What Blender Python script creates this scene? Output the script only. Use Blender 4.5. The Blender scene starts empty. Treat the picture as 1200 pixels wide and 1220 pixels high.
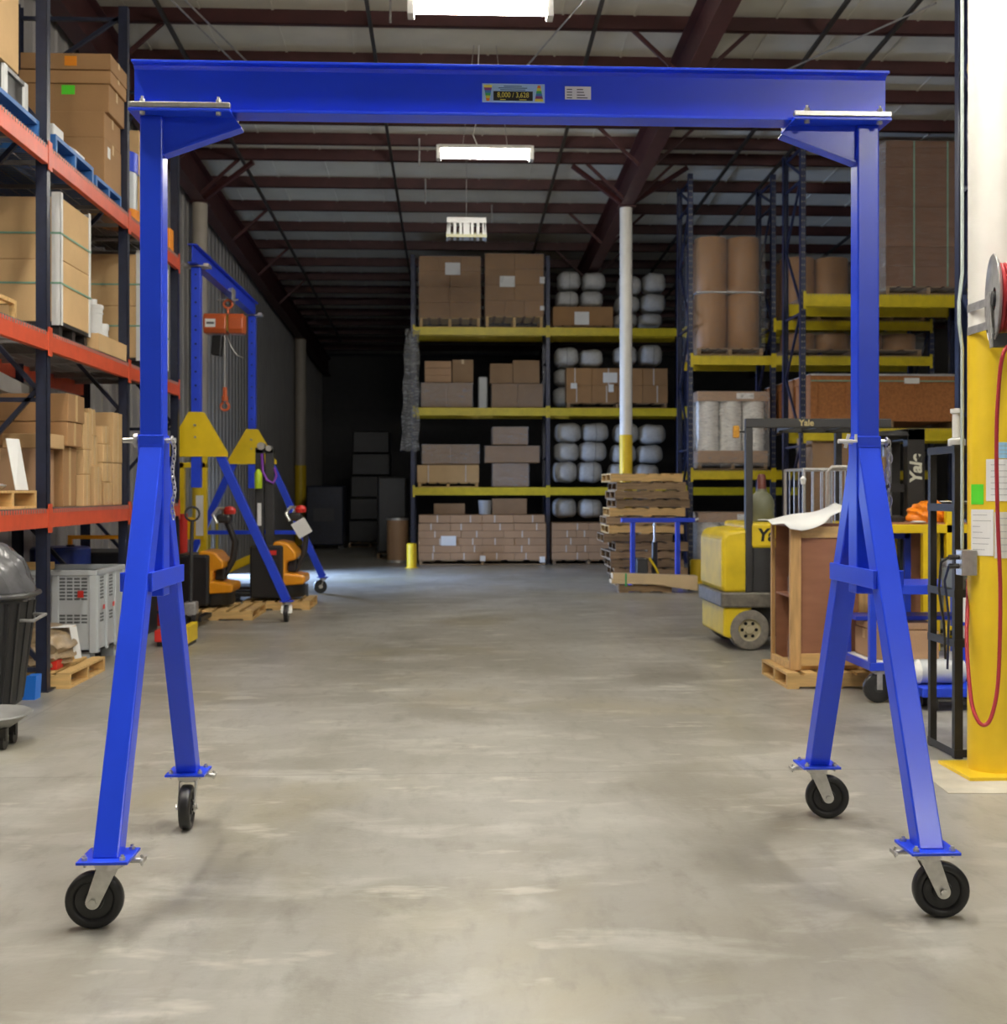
import bpy, bmesh, math, random
from mathutils import Vector, Matrix
random.seed(7)
PI = math.pi
scene = bpy.context.scene
C = scene.collection

# ---------------------------------------------------------------- camera, world, light, exposure
CAM_H, YAW, FPX, HORIZON = 1.56, math.atan(60/1411), 1411.0, 585.0
cd = bpy.data.cameras.new('camera'); cam = bpy.data.objects.new('camera', cd); C.objects.link(cam)
cam.location = (0, 0, CAM_H); cam.rotation_euler = (PI/2, 0, -YAW)
cd.sensor_fit = 'HORIZONTAL'; cd.sensor_width = 36; cd.lens = FPX/1200*36
cd.shift_y = (HORIZON-610)/1200; cd.clip_end = 200
cd.dof.use_dof = True; cd.dof.focus_distance = 4.9; cd.dof.aperture_fstop = 4.5
scene.camera = cam
w = bpy.data.worlds.new('world'); scene.world = w; w.use_nodes = True
w.node_tree.nodes['Background'].inputs[0].default_value = (.55, .7, 1, 1)
w.node_tree.nodes['Background'].inputs[1].default_value = .02
scene.view_settings.view_transform = 'Standard'; scene.view_settings.look = 'None'
scene.view_settings.gamma = 1; scene.view_settings.use_curve_mapping = False
scene.view_settings.exposure = 0.0
TUBE = 240.0        # radiance of the fluorescent tubes
# unseen fill added at the right dock opening, tints the back floor bluish
dl = bpy.data.lights.new('dock_fill_light', 'AREA'); dl.shape = 'RECTANGLE'; dl.size = 3.0; dl.size_y = 3.2
dl.energy = 25; dl.color = (.62, .76, 1)
dlo = bpy.data.objects.new('dock_fill_light', dl); C.objects.link(dlo)
dlo.location = (14.9, 23.2, 1.75); dlo.rotation_euler = (0, math.radians(84), 0)

# daylight in the door left ajar in the left wall
d2 = bpy.data.lights.new('side_door_daylight', 'AREA'); d2.shape = 'RECTANGLE'; d2.size = 2.1; d2.size_y = .5
d2.spread = math.radians(115); d2.energy = 520; d2.color = (.42, .60, 1)
d2o = bpy.data.objects.new('side_door_daylight', d2); C.objects.link(d2o)
d2o.location = (-4.66, 22.0, 1.06); d2o.rotation_euler = (0, -PI/2+.22, -.3)

# ---------------------------------------------------------------- placing helpers (photo frame 1200x1220 -> metres in the hall)
_c, _s = math.cos(YAW), math.sin(YAW)
def AT(px, py, Y):                      # X, Z of a point seen at (px, py) that stands at distance Y down the hall
    t = (px-600)/FPX; d = Y/(_c-t*_s)
    return t*d*_c+d*_s, CAM_H+(HORIZON-py)/FPX*d
def XA(px, Y): return AT(px, 0, Y)[0]
def ZA(px, py, Y): return AT(px, py, Y)[1]
def YX(px, X):                          # Y of a point seen in column px that stands at X
    t = (px-600)/FPX; d = X/(t*_c+_s); return -t*d*_s+d*_c
def ZX(px, py, X):
    t = (px-600)/FPX; d = X/(t*_c+_s); return CAM_H+(HORIZON-py)/FPX*d

# ---------------------------------------------------------------- materials
MATS = {}
def M(name, col, rough=.5, metal=0, var=.12, scale=6, bump=0, bscale=40, coat=0, stretch=(1,1,1), rand=0):
    if name in MATS: return MATS[name]
    m = bpy.data.materials.new(name); m.use_nodes = True; MATS[name] = m
    nt = m.node_tree; N = nt.nodes; L = nt.links; b = N['Principled BSDF']
    b.inputs['Roughness'].default_value = rough; b.inputs['Metallic'].default_value = metal
    b.inputs['Coat Weight'].default_value = coat; b.inputs['Coat Roughness'].default_value = .15
    tc = N.new('ShaderNodeTexCoord'); mp = N.new('ShaderNodeMapping'); mp.inputs['Scale'].default_value = stretch
    L.new(tc.outputs['Object'], mp.inputs[0])
    n = N.new('ShaderNodeTexNoise'); n.inputs['Scale'].default_value = scale; n.inputs['Detail'].default_value = 5
    L.new(mp.outputs[0], n.inputs[0])
    mr = N.new('ShaderNodeMapRange'); mr.inputs[1].default_value = .3; mr.inputs[2].default_value = .7
    mr.inputs[3].default_value = 1-var; mr.inputs[4].default_value = 1+var; L.new(n.outputs[0], mr.inputs[0])
    hs = N.new('ShaderNodeHueSaturation'); hs.inputs['Color'].default_value = (*col, 1)
    if rand:
        oi = N.new('ShaderNodeObjectInfo'); r2 = N.new('ShaderNodeMapRange'); r2.inputs[3].default_value = 1-rand; r2.inputs[4].default_value = 1+rand
        L.new(oi.outputs['Random'], r2.inputs[0]); mu = N.new('ShaderNodeMath'); mu.operation = 'MULTIPLY'
        L.new(mr.outputs[0], mu.inputs[0]); L.new(r2.outputs[0], mu.inputs[1]); L.new(mu.outputs[0], hs.inputs['Value'])
    else: L.new(mr.outputs[0], hs.inputs['Value'])
    L.new(hs.outputs[0], b.inputs['Base Color'])
    if bump:
        n2 = N.new('ShaderNodeTexNoise'); n2.inputs['Scale'].default_value = bscale; n2.inputs['Detail'].default_value = 4
        L.new(mp.outputs[0], n2.inputs[0]); bp = N.new('ShaderNodeBump'); bp.inputs['Strength'].default_value = bump
        bp.inputs['Distance'].default_value = .01; L.new(n2.outputs[0], bp.inputs['Height']); L.new(bp.outputs[0], b.inputs['Normal'])
    return m
def EM(name, col, strength):
    m = bpy.data.materials.new(name); m.use_nodes = True; b = m.node_tree.nodes['Principled BSDF']
    b.inputs['Base Color'].default_value = (.9, .9, .9, 1)
    b.inputs['Emission Color'].default_value = (*col, 1); b.inputs['Emission Strength'].default_value = strength
    return m
def wrap_mat(name, haze, col=(.8, .8, .82)):
    m = bpy.data.materials.new(name); m.use_nodes = True; nt = m.node_tree; N = nt.nodes; L = nt.links
    b = N['Principled BSDF']; b.inputs['Base Color'].default_value = (*col, 1); b.inputs['Roughness'].default_value = .22
    tr = N.new('ShaderNodeBsdfTransparent'); mx = N.new('ShaderNodeMixShader')
    tc = N.new('ShaderNodeTexCoord'); mp = N.new('ShaderNodeMapping'); mp.inputs['Scale'].default_value = (2, 2, 7)
    n = N.new('ShaderNodeTexNoise'); n.inputs['Scale'].default_value = 3; n.inputs['Detail'].default_value = 6; n.inputs['Distortion'].default_value = 1.5
    L.new(tc.outputs['Object'], mp.inputs[0]); L.new(mp.outputs[0], n.inputs[0])
    mr = N.new('ShaderNodeMapRange'); mr.inputs[1].default_value = .4; mr.inputs[2].default_value = .75; mr.inputs[3].default_value = haze*.55; mr.inputs[4].default_value = haze*1.9
    L.new(n.outputs[0], mr.inputs[0]); L.new(mr.outputs[0], mx.inputs[0])
    bp = N.new('ShaderNodeBump'); bp.inputs['Strength'].default_value = .7; bp.inputs['Distance'].default_value = .03; L.new(n.outputs[0], bp.inputs['Height']); L.new(bp.outputs[0], b.inputs['Normal'])
    L.new(tr.outputs[0], mx.inputs[1]); L.new(b.outputs[0], mx.inputs[2]); L.new(mx.outputs[0], N['Material Output'].inputs[0])
    return m
def floor_mat():
    m = bpy.data.materials.new('polished_concrete'); m.use_nodes = True; nt = m.node_tree; N = nt.nodes; L = nt.links; b = N['Principled BSDF']
    tc = N.new('ShaderNodeTexCoord')
    def noise(scale, det, st=(1,1,1), dist=0, rough=.6):
        mp = N.new('ShaderNodeMapping'); mp.inputs['Scale'].default_value = st; L.new(tc.outputs['Object'], mp.inputs[0])
        n = N.new('ShaderNodeTexNoise'); n.inputs['Scale'].default_value = scale; n.inputs['Detail'].default_value = det
        n.inputs['Distortion'].default_value = dist; n.inputs['Roughness'].default_value = rough; L.new(mp.outputs[0], n.inputs[0]); return n.outputs[0]
    def rng(x, a, c, lo, hi):
        r = N.new('ShaderNodeMapRange'); r.inputs[1].default_value = a; r.inputs[2].default_value = c; r.inputs[3].default_value = lo; r.inputs[4].default_value = hi
        L.new(x, r.inputs[0]); return r.outputs[0]
    def mix(f, a, c2):
        x = N.new('ShaderNodeMix'); x.data_type = 'RGBA'
        L.new(f, x.inputs[0])
        for s_, v in ((6, a), (7, c2)):
            if isinstance(v, tuple): x.inputs[s_].default_value = (*v, 1)
            else: L.new(v, x.inputs[s_])
        return x.outputs[2]
    base = mix(rng(noise(.5, 6, dist=.3), .38, .62, 0, 1), (.27, .255, .215), (.38, .37, .335))
    base = mix(rng(noise(1.1, 7, (1, .5, 1), .4), .47, .66, 0, .7), base, (.225, .21, .17))
    base = mix(rng(noise(1.9, 7, (.7, 1.5, 1), .4), .52, .68, 0, .75), base, (.46, .45, .405))
    base = mix(rng(noise(.33, 5, dist=.4), .53, .66, 0, .7), base, (.32, .28, .17))
    base = mix(rng(noise(11, 5, (1, .3, 1)), .52, .75, 0, .35), base, (.19, .175, .15))
    base = mix(rng(noise(2.6, 4, (.55, 1.3, 1)), .61, .69, 0, .6), base, (.56, .54, .47))
    base = mix(rng(noise(5, 8, (1.2, .6, 1)), .56, .72, 0, .5), base, (.17, .155, .125))
    # hair-line joints of the slab pours
    sp = N.new('ShaderNodeSeparateXYZ'); L.new(tc.outputs['Object'], sp.inputs[0])
    def joint(out, off, period, wd):
        a = N.new('ShaderNodeMath'); a.operation = 'ADD'; a.inputs[1].default_value = off; L.new(out, a.inputs[0])
        p = N.new('ShaderNodeMath'); p.operation = 'PINGPONG'; p.inputs[1].default_value = period/2; L.new(a.outputs[0], p.inputs[0])
        return rng(p.outputs[0], wd*.4, wd, .45, 0)
    base = mix(joint(sp.outputs[1], 0.55, 7.1, .012), base, (.19, .17, .14))
    base = mix(joint(sp.outputs[0], 2.9, 7.6, .012), base, (.19, .17, .14))
    L.new(base, b.inputs['Base Color'])
    b.inputs['Roughness'].default_value = .36
    b.inputs['Specular IOR Level'].default_value = .45
    bp = N.new('ShaderNodeBump'); bp.inputs['Strength'].default_value = .12; bp.inputs['Distance'].default_value = .01
    L.new(noise(30, 5), bp.inputs['Height']); L.new(bp.outputs[0], b.inputs['Normal'])
    return m

BLUE = M('blue_powder_coat', (.016, .066, .80), .32, var=.05, scale=3, coat=.1)
BLUE2 = M('royal_blue_paint', (.014, .055, .64), .4, var=.08)
GALV = M('zinc_plated_steel', (.62, .61, .58), .32, .75, var=.12, scale=30)
STEEL = M('worn_steel', (.42, .41, .40), .4, .6, var=.2, scale=20)
RUBBER = M('black_rubber', (.012, .012, .013), .38, var=.25, scale=20)
TYRE = M('dusty_grey_tyre', (.22, .20, .17), .8, var=.2, scale=20)
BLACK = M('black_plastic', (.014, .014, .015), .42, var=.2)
BLKMET = M('black_brown_metal', (.022, .019, .017), .45, var=.2)
DARK = M('hole_shade', (.004, .004, .004), .9, var=0)  # shade inside holes, put into a near-black colour
WHITE = M('white_paint', (.78, .76, .70), .45, var=.05)
WPLAST = M('white_plastic', (.78, .78, .76), .35, var=.04)
PAPER = M('white_paper', (.82, .82, .80), .7, var=.03)
INK = M('grey_print', (.12, .12, .12), .7, var=0)
ROOF = M('white_roof_sheet', (.66, .64, .56), .6, var=.07, scale=2)
OXIDE = M('red_oxide_steel', (.056, .014, .014), .55, var=.2, scale=4)
WALL = M('grey_wall_sheet', (.30, .285, .27), .5, var=.08, scale=2)
WALLW = M('pale_wall_sheet', (.42, .38, .33), .6, var=.08, scale=2)
NAVY = M('navy_rack_paint', (.014, .022, .066), .38, var=.25, scale=12)
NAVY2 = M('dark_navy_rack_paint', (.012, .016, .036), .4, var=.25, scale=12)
ORANGE = M('orange_beam_paint', (.62, .085, .032), .45, var=.1, scale=8)
YBEAM = M('yellow_beam_paint', (.66, .52, .012), .42, var=.1, scale=8)
WIRE = M('galvanized_wire', (.30, .29, .28), .45, .6, var=.1)
CARD = [M('cardboard_tan', (.60, .395, .19), .8, var=.07, scale=3, rand=.08, bump=.15, bscale=60),
        M('cardboard_brown', (.36, .20, .085), .8, var=.08, scale=3, rand=.08, bump=.15, bscale=60),
        M('cardboard_dull', (.30, .19, .105), .8, var=.1, scale=3, rand=.08, bump=.15, bscale=60),
        M('cardboard_pink', (.44, .27, .15), .8, var=.07, scale=3, rand=.05, bump=.15, bscale=60),
        M('cardboard_dark', (.17, .075, .035), .8, var=.1, scale=3, rand=.06, bump=.15, bscale=60)]
TAPE = M('packing_tape_clear_tan', (.60, .42, .20), .3, var=.05)
EDGEW = M('white_corner_board', (.72, .72, .70), .6, var=.04)
STRAPG = M('green_strap', (.20, .38, .27), .4, var=.1)
STRAPW = M('pale_strap', (.62, .58, .52), .5, var=.05)
WOOD = M('fresh_pine', (.62, .40, .155), .7, var=.18, scale=4, stretch=(1, 8, 8), rand=.08)
WOODX = M('pine_post', (.55, .33, .13), .7, var=.18, scale=4, stretch=(8, 8, 1), rand=.06)
WOODG = M('weathered_pallet_wood', (.28, .185, .10), .8, var=.3, scale=4, stretch=(1, 8, 8), rand=.3)
PLY = M('brown_plywood', (.29, .125, .065), .65, var=.12, scale=3, stretch=(1, 1, 4))
OSB = M('orange_brown_osb', (.38, .145, .04), .7, var=.22, scale=25)
BPAL = M('blue_pallet_paint', (.035, .15, .42), .5, var=.15, scale=6)
GREYP = M('light_grey_plastic', (.50, .53, .55), .4, var=.04)
YMACH = M('amber_machine_cover', (.83, .33, .008), .35, var=.05, coat=.3)
YGUS = M('yellow_plate_paint', (.80, .56, .01), .4, var=.06)
FORKY = M('scuffed_yellow_paint', (.76, .56, .02), .42, var=.12, scale=5)
COLY = M('column_yellow_paint', (.84, .58, .02), .45, var=.07, scale=4)
CHAR = M('charcoal_metal', (.035, .035, .036), .5, var=.15)
HOIST = M('hoist_orange', (.58, .115, .03), .35, var=.06, coat=.3)
RED = M('bright_red', (.62, .03, .02), .4, var=.06)
HOSE = M('red_hose', (.42, .03, .04), .4, var=.08)
PURPLE = M('purple_strap', (.25, .06, .45), .5, var=.05)
GREENL = M('lime_label', (.10, .72, .03), .6, var=.03)
ORANL = M('orange_label', (.85, .28, .01), .6, var=.03)
BLUEL = M('pale_blue_paper', (.30, .55, .75), .7, var=.03)
BAG = M('orange_plastic_bag', (.90, .25, .01), .28, var=.15, scale=10, bump=.8, bscale=14)
BINBAG = M('grey_bin_liner', (.10, .10, .105), .22, var=.35, scale=6, bump=1, bscale=10)
BALE = M('white_film_bale', (.48, .48, .47), .5, var=.1, scale=4, bump=.5, bscale=9, rand=.08)
DRUMB = M('fibre_drum_brown', (.34, .20, .105), .55, var=.06, scale=3)
ROLLB = M('brown_paper_roll', (.33, .165, .06), .55, var=.06, scale=3)
JUG = M('white_resin_roll', (.88, .87, .83), .4, var=.05)
BARREL = M('blue_barrel', (.01, .03, .20), .35, var=.1)
GREENISH = M('grey_green_bottle', (.16, .17, .11), .4, var=.1)
MAROON = M('maroon_cap', (.13, .03, .02), .4, var=.1)
WRAP = wrap_mat('stretch_wrap_film', .09)
WRAPH = wrap_mat('hazy_stretch_wrap_film', .2)
KRAFT = M('pale_kraft_paper', (.64, .48, .28), .7, var=.08, scale=3)
GLOW = EM('fluorescent_tube_glow', (1, .955, .86), TUBE)

# ---------------------------------------------------------------- mesh helpers
class MB:
    def __init__(s): s.v = []; s.f = []
    def add(s, vs, fs):
        k = len(s.v); s.v += [tuple(p) for p in vs]; s.f += [tuple(i+k for i in f) for f in fs]; return s
    def box(s, x0, x1, y0, y1, z0, z1):
        return s.add([(x0,y0,z0),(x1,y0,z0),(x1,y1,z0),(x0,y1,z0),(x0,y0,z1),(x1,y0,z1),(x1,y1,z1),(x0,y1,z1)],
                     [(0,3,2,1),(4,5,6,7),(0,1,5,4),(1,2,6,5),(2,3,7,6),(3,0,4,7)])
    def bar(s, p, q, wx, wy, up=(0,0,1), r=0):
        p, q = Vector(p), Vector(q); d = (q-p).normalized(); u = Vector(up)
        if abs(d.dot(u)) > .98: u = Vector((1,0,0)) if abs(d.x) < .9 else Vector((0,1,0))
        a = d.cross(u).normalized(); b = a.cross(d).normalized(); a *= wx/2; b *= wy/2
        vs = [p-a-b, p+a-b, p+a+b, p-a+b, q-a-b, q+a-b, q+a+b, q-a+b]
        return s.add(vs, [(0,3,2,1),(4,5,6,7),(0,1,5,4),(1,2,6,5),(2,3,7,6),(3,0,4,7)])
    def cyl(s, p, q, r, n=16, r2=None):
        p, q = Vector(p), Vector(q); d = (q-p).normalized(); r2 = r if r2 is None else r2
        a = d.orthogonal().normalized(); b = d.cross(a)
        vs = [p+(a*math.cos(2*PI*i/n)+b*math.sin(2*PI*i/n))*r for i in range(n)] + [q+(a*math.cos(2*PI*i/n)+b*math.sin(2*PI*i/n))*r2 for i in range(n)]
        fs = [(i, (i+1)%n, n+(i+1)%n, n+i) for i in range(n)] + [tuple(range(n-1, -1, -1)), tuple(range(n, 2*n))]
        return s.add(vs, fs)
    def tube(s, pts, r, n=8, closed=False):
        pts = [Vector(p) for p in pts]; m = len(pts); vs = []; a = None
        for i, p in enumerate(pts):
            d = (pts[(i+1) % m]-pts[i-1]) if closed else (pts[min(i+1, m-1)]-pts[max(i-1, 0)])
            d.normalize()
            a = d.orthogonal() if a is None else a-d*a.dot(d)
            a.normalize(); b = d.cross(a)
            vs += [p+(a*math.cos(2*PI*k/n)+b*math.sin(2*PI*k/n))*r for k in range(n)]
        fs = [(i*n+k, i*n+(k+1)%n, ((i+1)%m)*n+(k+1)%n, ((i+1)%m)*n+k) for i in range(m if closed else m-1) for k in range(n)]
        if not closed: fs += [tuple(range(n-1, -1, -1)), tuple((m-1)*n+k for k in range(n))]
        return s.add(vs, fs)
    def lathe(s, prof, o=(0,0,0), n=24, axis='z'):
        vs = []; m = len(prof)
        for r, z in prof:
            for i in range(n):
                x, y = r*math.cos(2*PI*i/n), r*math.sin(2*PI*i/n)
                p = (x, y, z) if axis == 'z' else ((z, x, y) if axis == 'x' else (y, z, x))
                vs.append((p[0]+o[0], p[1]+o[1], p[2]+o[2]))
        fs = [(j*n+i, j*n+(i+1)%n, (j+1)*n+(i+1)%n, (j+1)*n+i) for j in range(m-1) for i in range(n)]
        shut = prof[0] == prof[-1]
        if prof[0][0] > 1e-6 and not shut: fs.append(tuple(range(n-1, -1, -1)))
        if prof[-1][0] > 1e-6 and not shut: fs.append(tuple((m-1)*n+i for i in range(n)))
        return s.add(vs, fs)
    def prism(s, poly, axis, a, b):
        n = len(poly)
        def P(u, v, t): return (t, u, v) if axis == 'x' else ((u, t, v) if axis == 'y' else (u, v, t))
        vs = [P(u, v, a) for u, v in poly]+[P(u, v, b) for u, v in poly]
        return s.add(vs, [(i, (i+1)%n, n+(i+1)%n, n+i) for i in range(n)]+[tuple(range(n-1,-1,-1)), tuple(range(n, 2*n))])
    def mesh(s, name, mat, smooth=False):
        me = bpy.data.meshes.new(name); me.from_pydata(s.v, [], s.f)
        bm = bmesh.new(); bm.from_mesh(me); bmesh.ops.recalc_face_normals(bm, faces=bm.faces); bm.to_mesh(me); bm.free()
        me.materials.append(mat)
        if smooth:
            me.polygons.foreach_set('use_smooth', [True]*len(me.polygons)); me.set_sharp_from_angle(angle=math.radians(38))
        return me
def base_of(p):
    L = Vector((0,0,0))
    while p: L += p.location; p = p.parent
    return L
def part(name, mb, mat, parent=None, smooth=False, bevel=0, seg=2, local=False, kind=None, label=None, loc=None):
    """link the shapes of mb as one mesh object; coordinates are metres in the hall unless local"""
    if parent and not local:
        L = base_of(parent); mb.v = [(x-L.x, y-L.y, z-L.z) for x, y, z in mb.v]
    if loc: mb.v = [(x-loc[0], y-loc[1], z-loc[2]) for x, y, z in mb.v]
    o = bpy.data.objects.new(name, mb.mesh(name, mat, smooth)); C.objects.link(o); o.parent = parent
    if loc: o.location = loc
    if bevel:
        b = o.modifiers.new('bevel', 'BEVEL'); b.width = bevel; b.segments = seg; b.limit_method = 'ANGLE'; b.angle_limit = .6
    if kind: o['kind'] = kind
    if label: o['label'] = label
    return o
def child(name, src, parent, loc=(0,0,0), rot=(0,0,0)):          # a further piece that shares the mesh of src
    o = bpy.data.objects.new(name, src.data); C.objects.link(o); o.parent = parent; o.location = loc; o.rotation_euler = rot
    for m in src.modifiers:
        b = o.modifiers.new('bevel', 'BEVEL'); b.width = m.width; b.segments = m.segments; b.limit_method = 'ANGLE'; b.angle_limit = .6
    return o
def tag(o, label, cat, group=None):
    o['label'] = label; o['category'] = cat
    if group: o['group'] = group
    return o
def thing(name, label, cat, loc=(0,0,0), rz=0, group=None):
    o = bpy.data.objects.new(name, None); C.objects.link(o); o.location = loc; o.rotation_euler = (0, 0, rz); o.empty_display_size = .1
    return tag(o, label, cat, group)
def solo(name, mb, mat, label, cat, group=None, **k):            # a thing that is one mesh, origin at its base
    xs = [p[0] for p in mb.v]; ys = [p[1] for p in mb.v]; zs = [p[2] for p in mb.v]
    o = part(name, mb, mat, loc=((min(xs)+max(xs))/2, (min(ys)+max(ys))/2, min(zs)), **k)
    return tag(o, label, cat, group)
def struct(name, mb, mat, **k):
    o = part(name, mb, mat, **k); o['kind'] = 'structure'; return o
def copy_tree(o, parent=None):
    c = o.copy(); C.objects.link(c); c.parent = parent
    for ch in list(o.children): copy_tree(ch, c)
    return c
def text(name, body, size, mat, parent, loc, rot, local=False, sx=1, bold=0, shear=0):
    cu = bpy.data.curves.new(name, 'FONT'); cu.body = body; cu.size = size; cu.extrude = .0006; cu.align_x = 'CENTER'; cu.align_y = 'CENTER'; cu.offset = bold; cu.shear = shear
    t = bpy.data.objects.new(name, cu); C.objects.link(t)
    me = bpy.data.meshes.new_from_object(t.evaluated_get(bpy.context.evaluated_depsgraph_get()))
    bpy.data.objects.remove(t); bpy.data.curves.remove(cu); me.materials.clear(); me.materials.append(mat)
    o = bpy.data.objects.new(name, me); C.objects.link(o); o.parent = parent
    o.location = Vector(loc)-(Vector((0,0,0)) if local else base_of(parent)); o.rotation_euler = rot; o.scale = (sx, 1, 1)
    return o
def ring(c, R, axis, n=20, a0=0, a1=2*PI):
    out = []
    for i in range(n):
        t = a0+(a1-a0)*i/(n if abs(a1-a0-2*PI) < 1e-6 else n-1); x, y = R*math.cos(t), R*math.sin(t)
        out.append((c[0]+(x if axis != 'x' else 0), c[1]+(y if axis == 'z' else (x if axis == 'x' else 0)), c[2]+(y if axis != 'z' else 0)))
    return out

# ================================================================ THE SETTING
def zr(Y): return 8.13-.046*Y                                    # underside of the purlins: the roof falls away down the hall
X0, X1, YB, YF = -4.62, 15.0, -9.0, 42.0
struct('floor', MB().box(X0-.3, X1+.3, YB-.3, YF+.3, -.2, 0), floor_mat())
# roof sheet with standing ribs, carried by purlins on girders
mb = MB()
mb.add([(X0-.3,YB-.3,zr(YB)+.21),(X1+.3,YB-.3,zr(YB)+.21),(X1+.3,YF+.3,zr(YF)+.21),(X0-.3,YF+.3,zr(YF)+.21),
        (X0-.3,YB-.3,zr(YB)+.3),(X1+.3,YB-.3,zr(YB)+.3),(X1+.3,YF+.3,zr(YF)+.3),(X0-.3,YF+.3,zr(YF)+.3)],
       [(0,3,2,1),(4,5,6,7),(0,1,5,4),(1,2,6,5),(2,3,7,6),(3,0,4,7)])
x = X0+.5
while x < X1:
    mb.bar((x, YB, zr(YB)+.205), (x, YF, zr(YF)+.205), .03, .02); x += .92
ceiling = struct('ceiling', mb, ROOF)
PUR = [-7.5,-6,-4.5,-3,-1.5,0,1.5,3,4.5,6,7.5,9,10.5,12,13.6,15.07,16.35,17.4,18.6,19.55,20.35,21.9,23.4,24.9,26.4,28,29.5,31,32.5,34,35.5,37,38.5,40]
for y in PUR:
    z = zr(y)
    p = MB().box(X0, X1, y-.004, y+.004, z, z+.21).box(X0, X1, y-.07, y, z, z+.008).box(X0, X1, y, y+.07, z+.2, z+.208).box(X0, X1, y-.07, y-.062, z, z+.02)
    part('purlin', p, OXIDE, ceiling)
GX = [-4.4, 3.05, 10.6]                                          # girder lines
FR = [6.45, 20.8, 34.4]                                          # column lines
for gx in GX:
    mb = MB()
    for y0, y1 in ((YB, YF),):
        zt0, zt1 = zr(y0), zr(y1)
        mb.bar((gx, y0, zt0-.008), (gx, y1, zt1-.008), .22, .016)
        mb.bar((gx, y0, zt0-.3), (gx, y1, zt1-.3), .012, .58)
        mb.bar((gx, y0, zt0-.592), (gx, y1, zt1-.592), .22, .016)
    part('roof_girder', mb, OXIDE, ceiling)
    for y in (PUR[13], PUR[15], PUR[18], PUR[20], PUR[22], PUR[24], PUR[26]):       # flange braces, girder foot to purlin
        for sd in (-1, 1):
            if sd < 0 and gx < -4: continue
            part('flange_brace', MB().bar((gx+sd*.1, y, zr(y)-.58), (gx+sd*.75, y, zr(y)+.02), .05, .05), OXIDE, ceiling)
    y = 20.8
    for sd in (-1, 1):
        if sd < 0 and gx < -4: continue
        part('knee_brace', MB().bar((gx+sd*.1, y-.1, zr(y)-.55), (gx+sd*1.0, y-.5, zr(y)-.02), .07, .07), OXIDE, ceiling)
for x in (-3.57, -1.04, 1.79, 4.74, 5.6, 8.4):                   # sag angles tying the purlins
    part('sag_angle', MB().bar((x, 2, zr(2)-.03), (x, 38, zr(38)-.03), .045, .05), BLKMET, ceiling)
for p, q in (((-3.6, 13.2), (-2.6, 17.6)), ((-3.45, 13.2), (-2.4, 17.6)), ((.9, 16.4), (1.7, 13.6)), ((4.0, 17), (5.8, 14))):
    part('brace_rod', MB().cyl((p[0], p[1], zr(p[1])-.06), (q[0], q[1], zr(q[1])-.06), .012, 8), STEEL, ceiling)
for x, y, l in ((-.75, 14.2, .32), (-.55, 19.3, .4), (-.5, 21.4, .4), (.75, 23.0, .3)):
    part('pipe_hanger', MB().cyl((x, y, zr(y)-l), (x, y, zr(y)+.05), .014, 8), STEEL, ceiling)
# left wall: ribbed sheet; the other walls stay in the dark
mb = MB(); prof = []; y = YB
while y < YF:
    prof += [(y, 0), (y+.27, 0), (y+.295, .022), (y+.335, .022), (y+.36, 0)]; y += .36
mb2 = MB(); n = len(prof)
mb2.add([(X0+d, yy, 0) for yy, d in prof]+[(X0+d, yy, zr(yy)+.2) for yy, d in prof],
        [(i, i+1, n+i+1, n+i) for i in range(n-1) if not 21.74 < (prof[i][0]+prof[i+1][0])/2 < 22.24])
mb2.box(X0-.06, X0-.01, 21.6, 22.4, 2.12, zr(22.4)+.2)
struct('wall_left', mb2, WALL)
struct('door_1', MB().box(X0-.05, X0-.005, 22.25, 23.0, .01, 2.1), WALLW)
struct('wall_back', MB().box(X0-.3, X1+.3, YF, YF+.15, 0, zr(YF)+.2), M('darkened_wall_sheet', (.05,.05,.052), .6))  # darkness of the far end is put into this wall's colour
struct('wall_front', MB().box(X0-.3, X1+.3, YB-.15, YB, 0, zr(YB)+.2), WALL)
mb = MB().box(X1, X1+.15, YB, 21.6, 0, 8.6).box(X1, X1+.15, 24.8, YF, 0, 7.1).box(X1, X1+.15, 21.6, 24.8, 3.5, 7.2)
struct('wall_right', mb, WALL)
struct('trim_1', MB().box(X1-.03, X1, 21.45, 21.6, 0, 3.5).box(X1-.03, X1, 24.8, 24.95, 0, 3.5).box(X1-.03, X1, 21.45, 24.95, 3.5, 3.65), WALLW)

# columns
def column(x, y, label, r=.11, ysleeve=2.55, base=.2, mat=WHITE):
    t = thing('support_column', label, 'column', (x, y, 0), group='round columns under the roof girders')
    zt = zr(y)-.6
    part('shaft', MB().cyl((x, y, .02), (x, y, zt-.02), r, 32), mat, t, smooth=True)
    part('yellow_paint_sleeve', MB().lathe([(r+.001, .02), (r+.0035, .02), (r+.0035, ysleeve), (r+.001, ysleeve)], (x, y, 0), 32), COLY, t, smooth=True)
    part('base_plate', MB().prism([(x-base,y-base),(x+base,y-base),(x+base,y+base),(x-base,y+base)], 'z', 0, .022), COLY, t, bevel=.004)
    part('cap_plate', MB().box(x-.16, x+.16, y-.16, y+.16, zt-.02, zt), OXIDE, t)
    return t
column(2.98, 6.45, 'white and yellow round column at right, carrying the hose reel and papers', r=.118, ysleeve=ZA(1180, 392, 6.4), base=.21)
column(3.05, 20.8, 'white round column with yellow foot behind the pallet stack')
column(-4.40, 20.8, 'pale round column against the ribbed left wall, nearest one', mat=M('beige_column_paint', (.42, .37, .30), .5, var=.05), r=.13)
column(-4.40, 34.4, 'round column in the dark at the far end of the left wall', r=.16, ysleeve=2.3, mat=MATS['beige_column_paint'])
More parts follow.
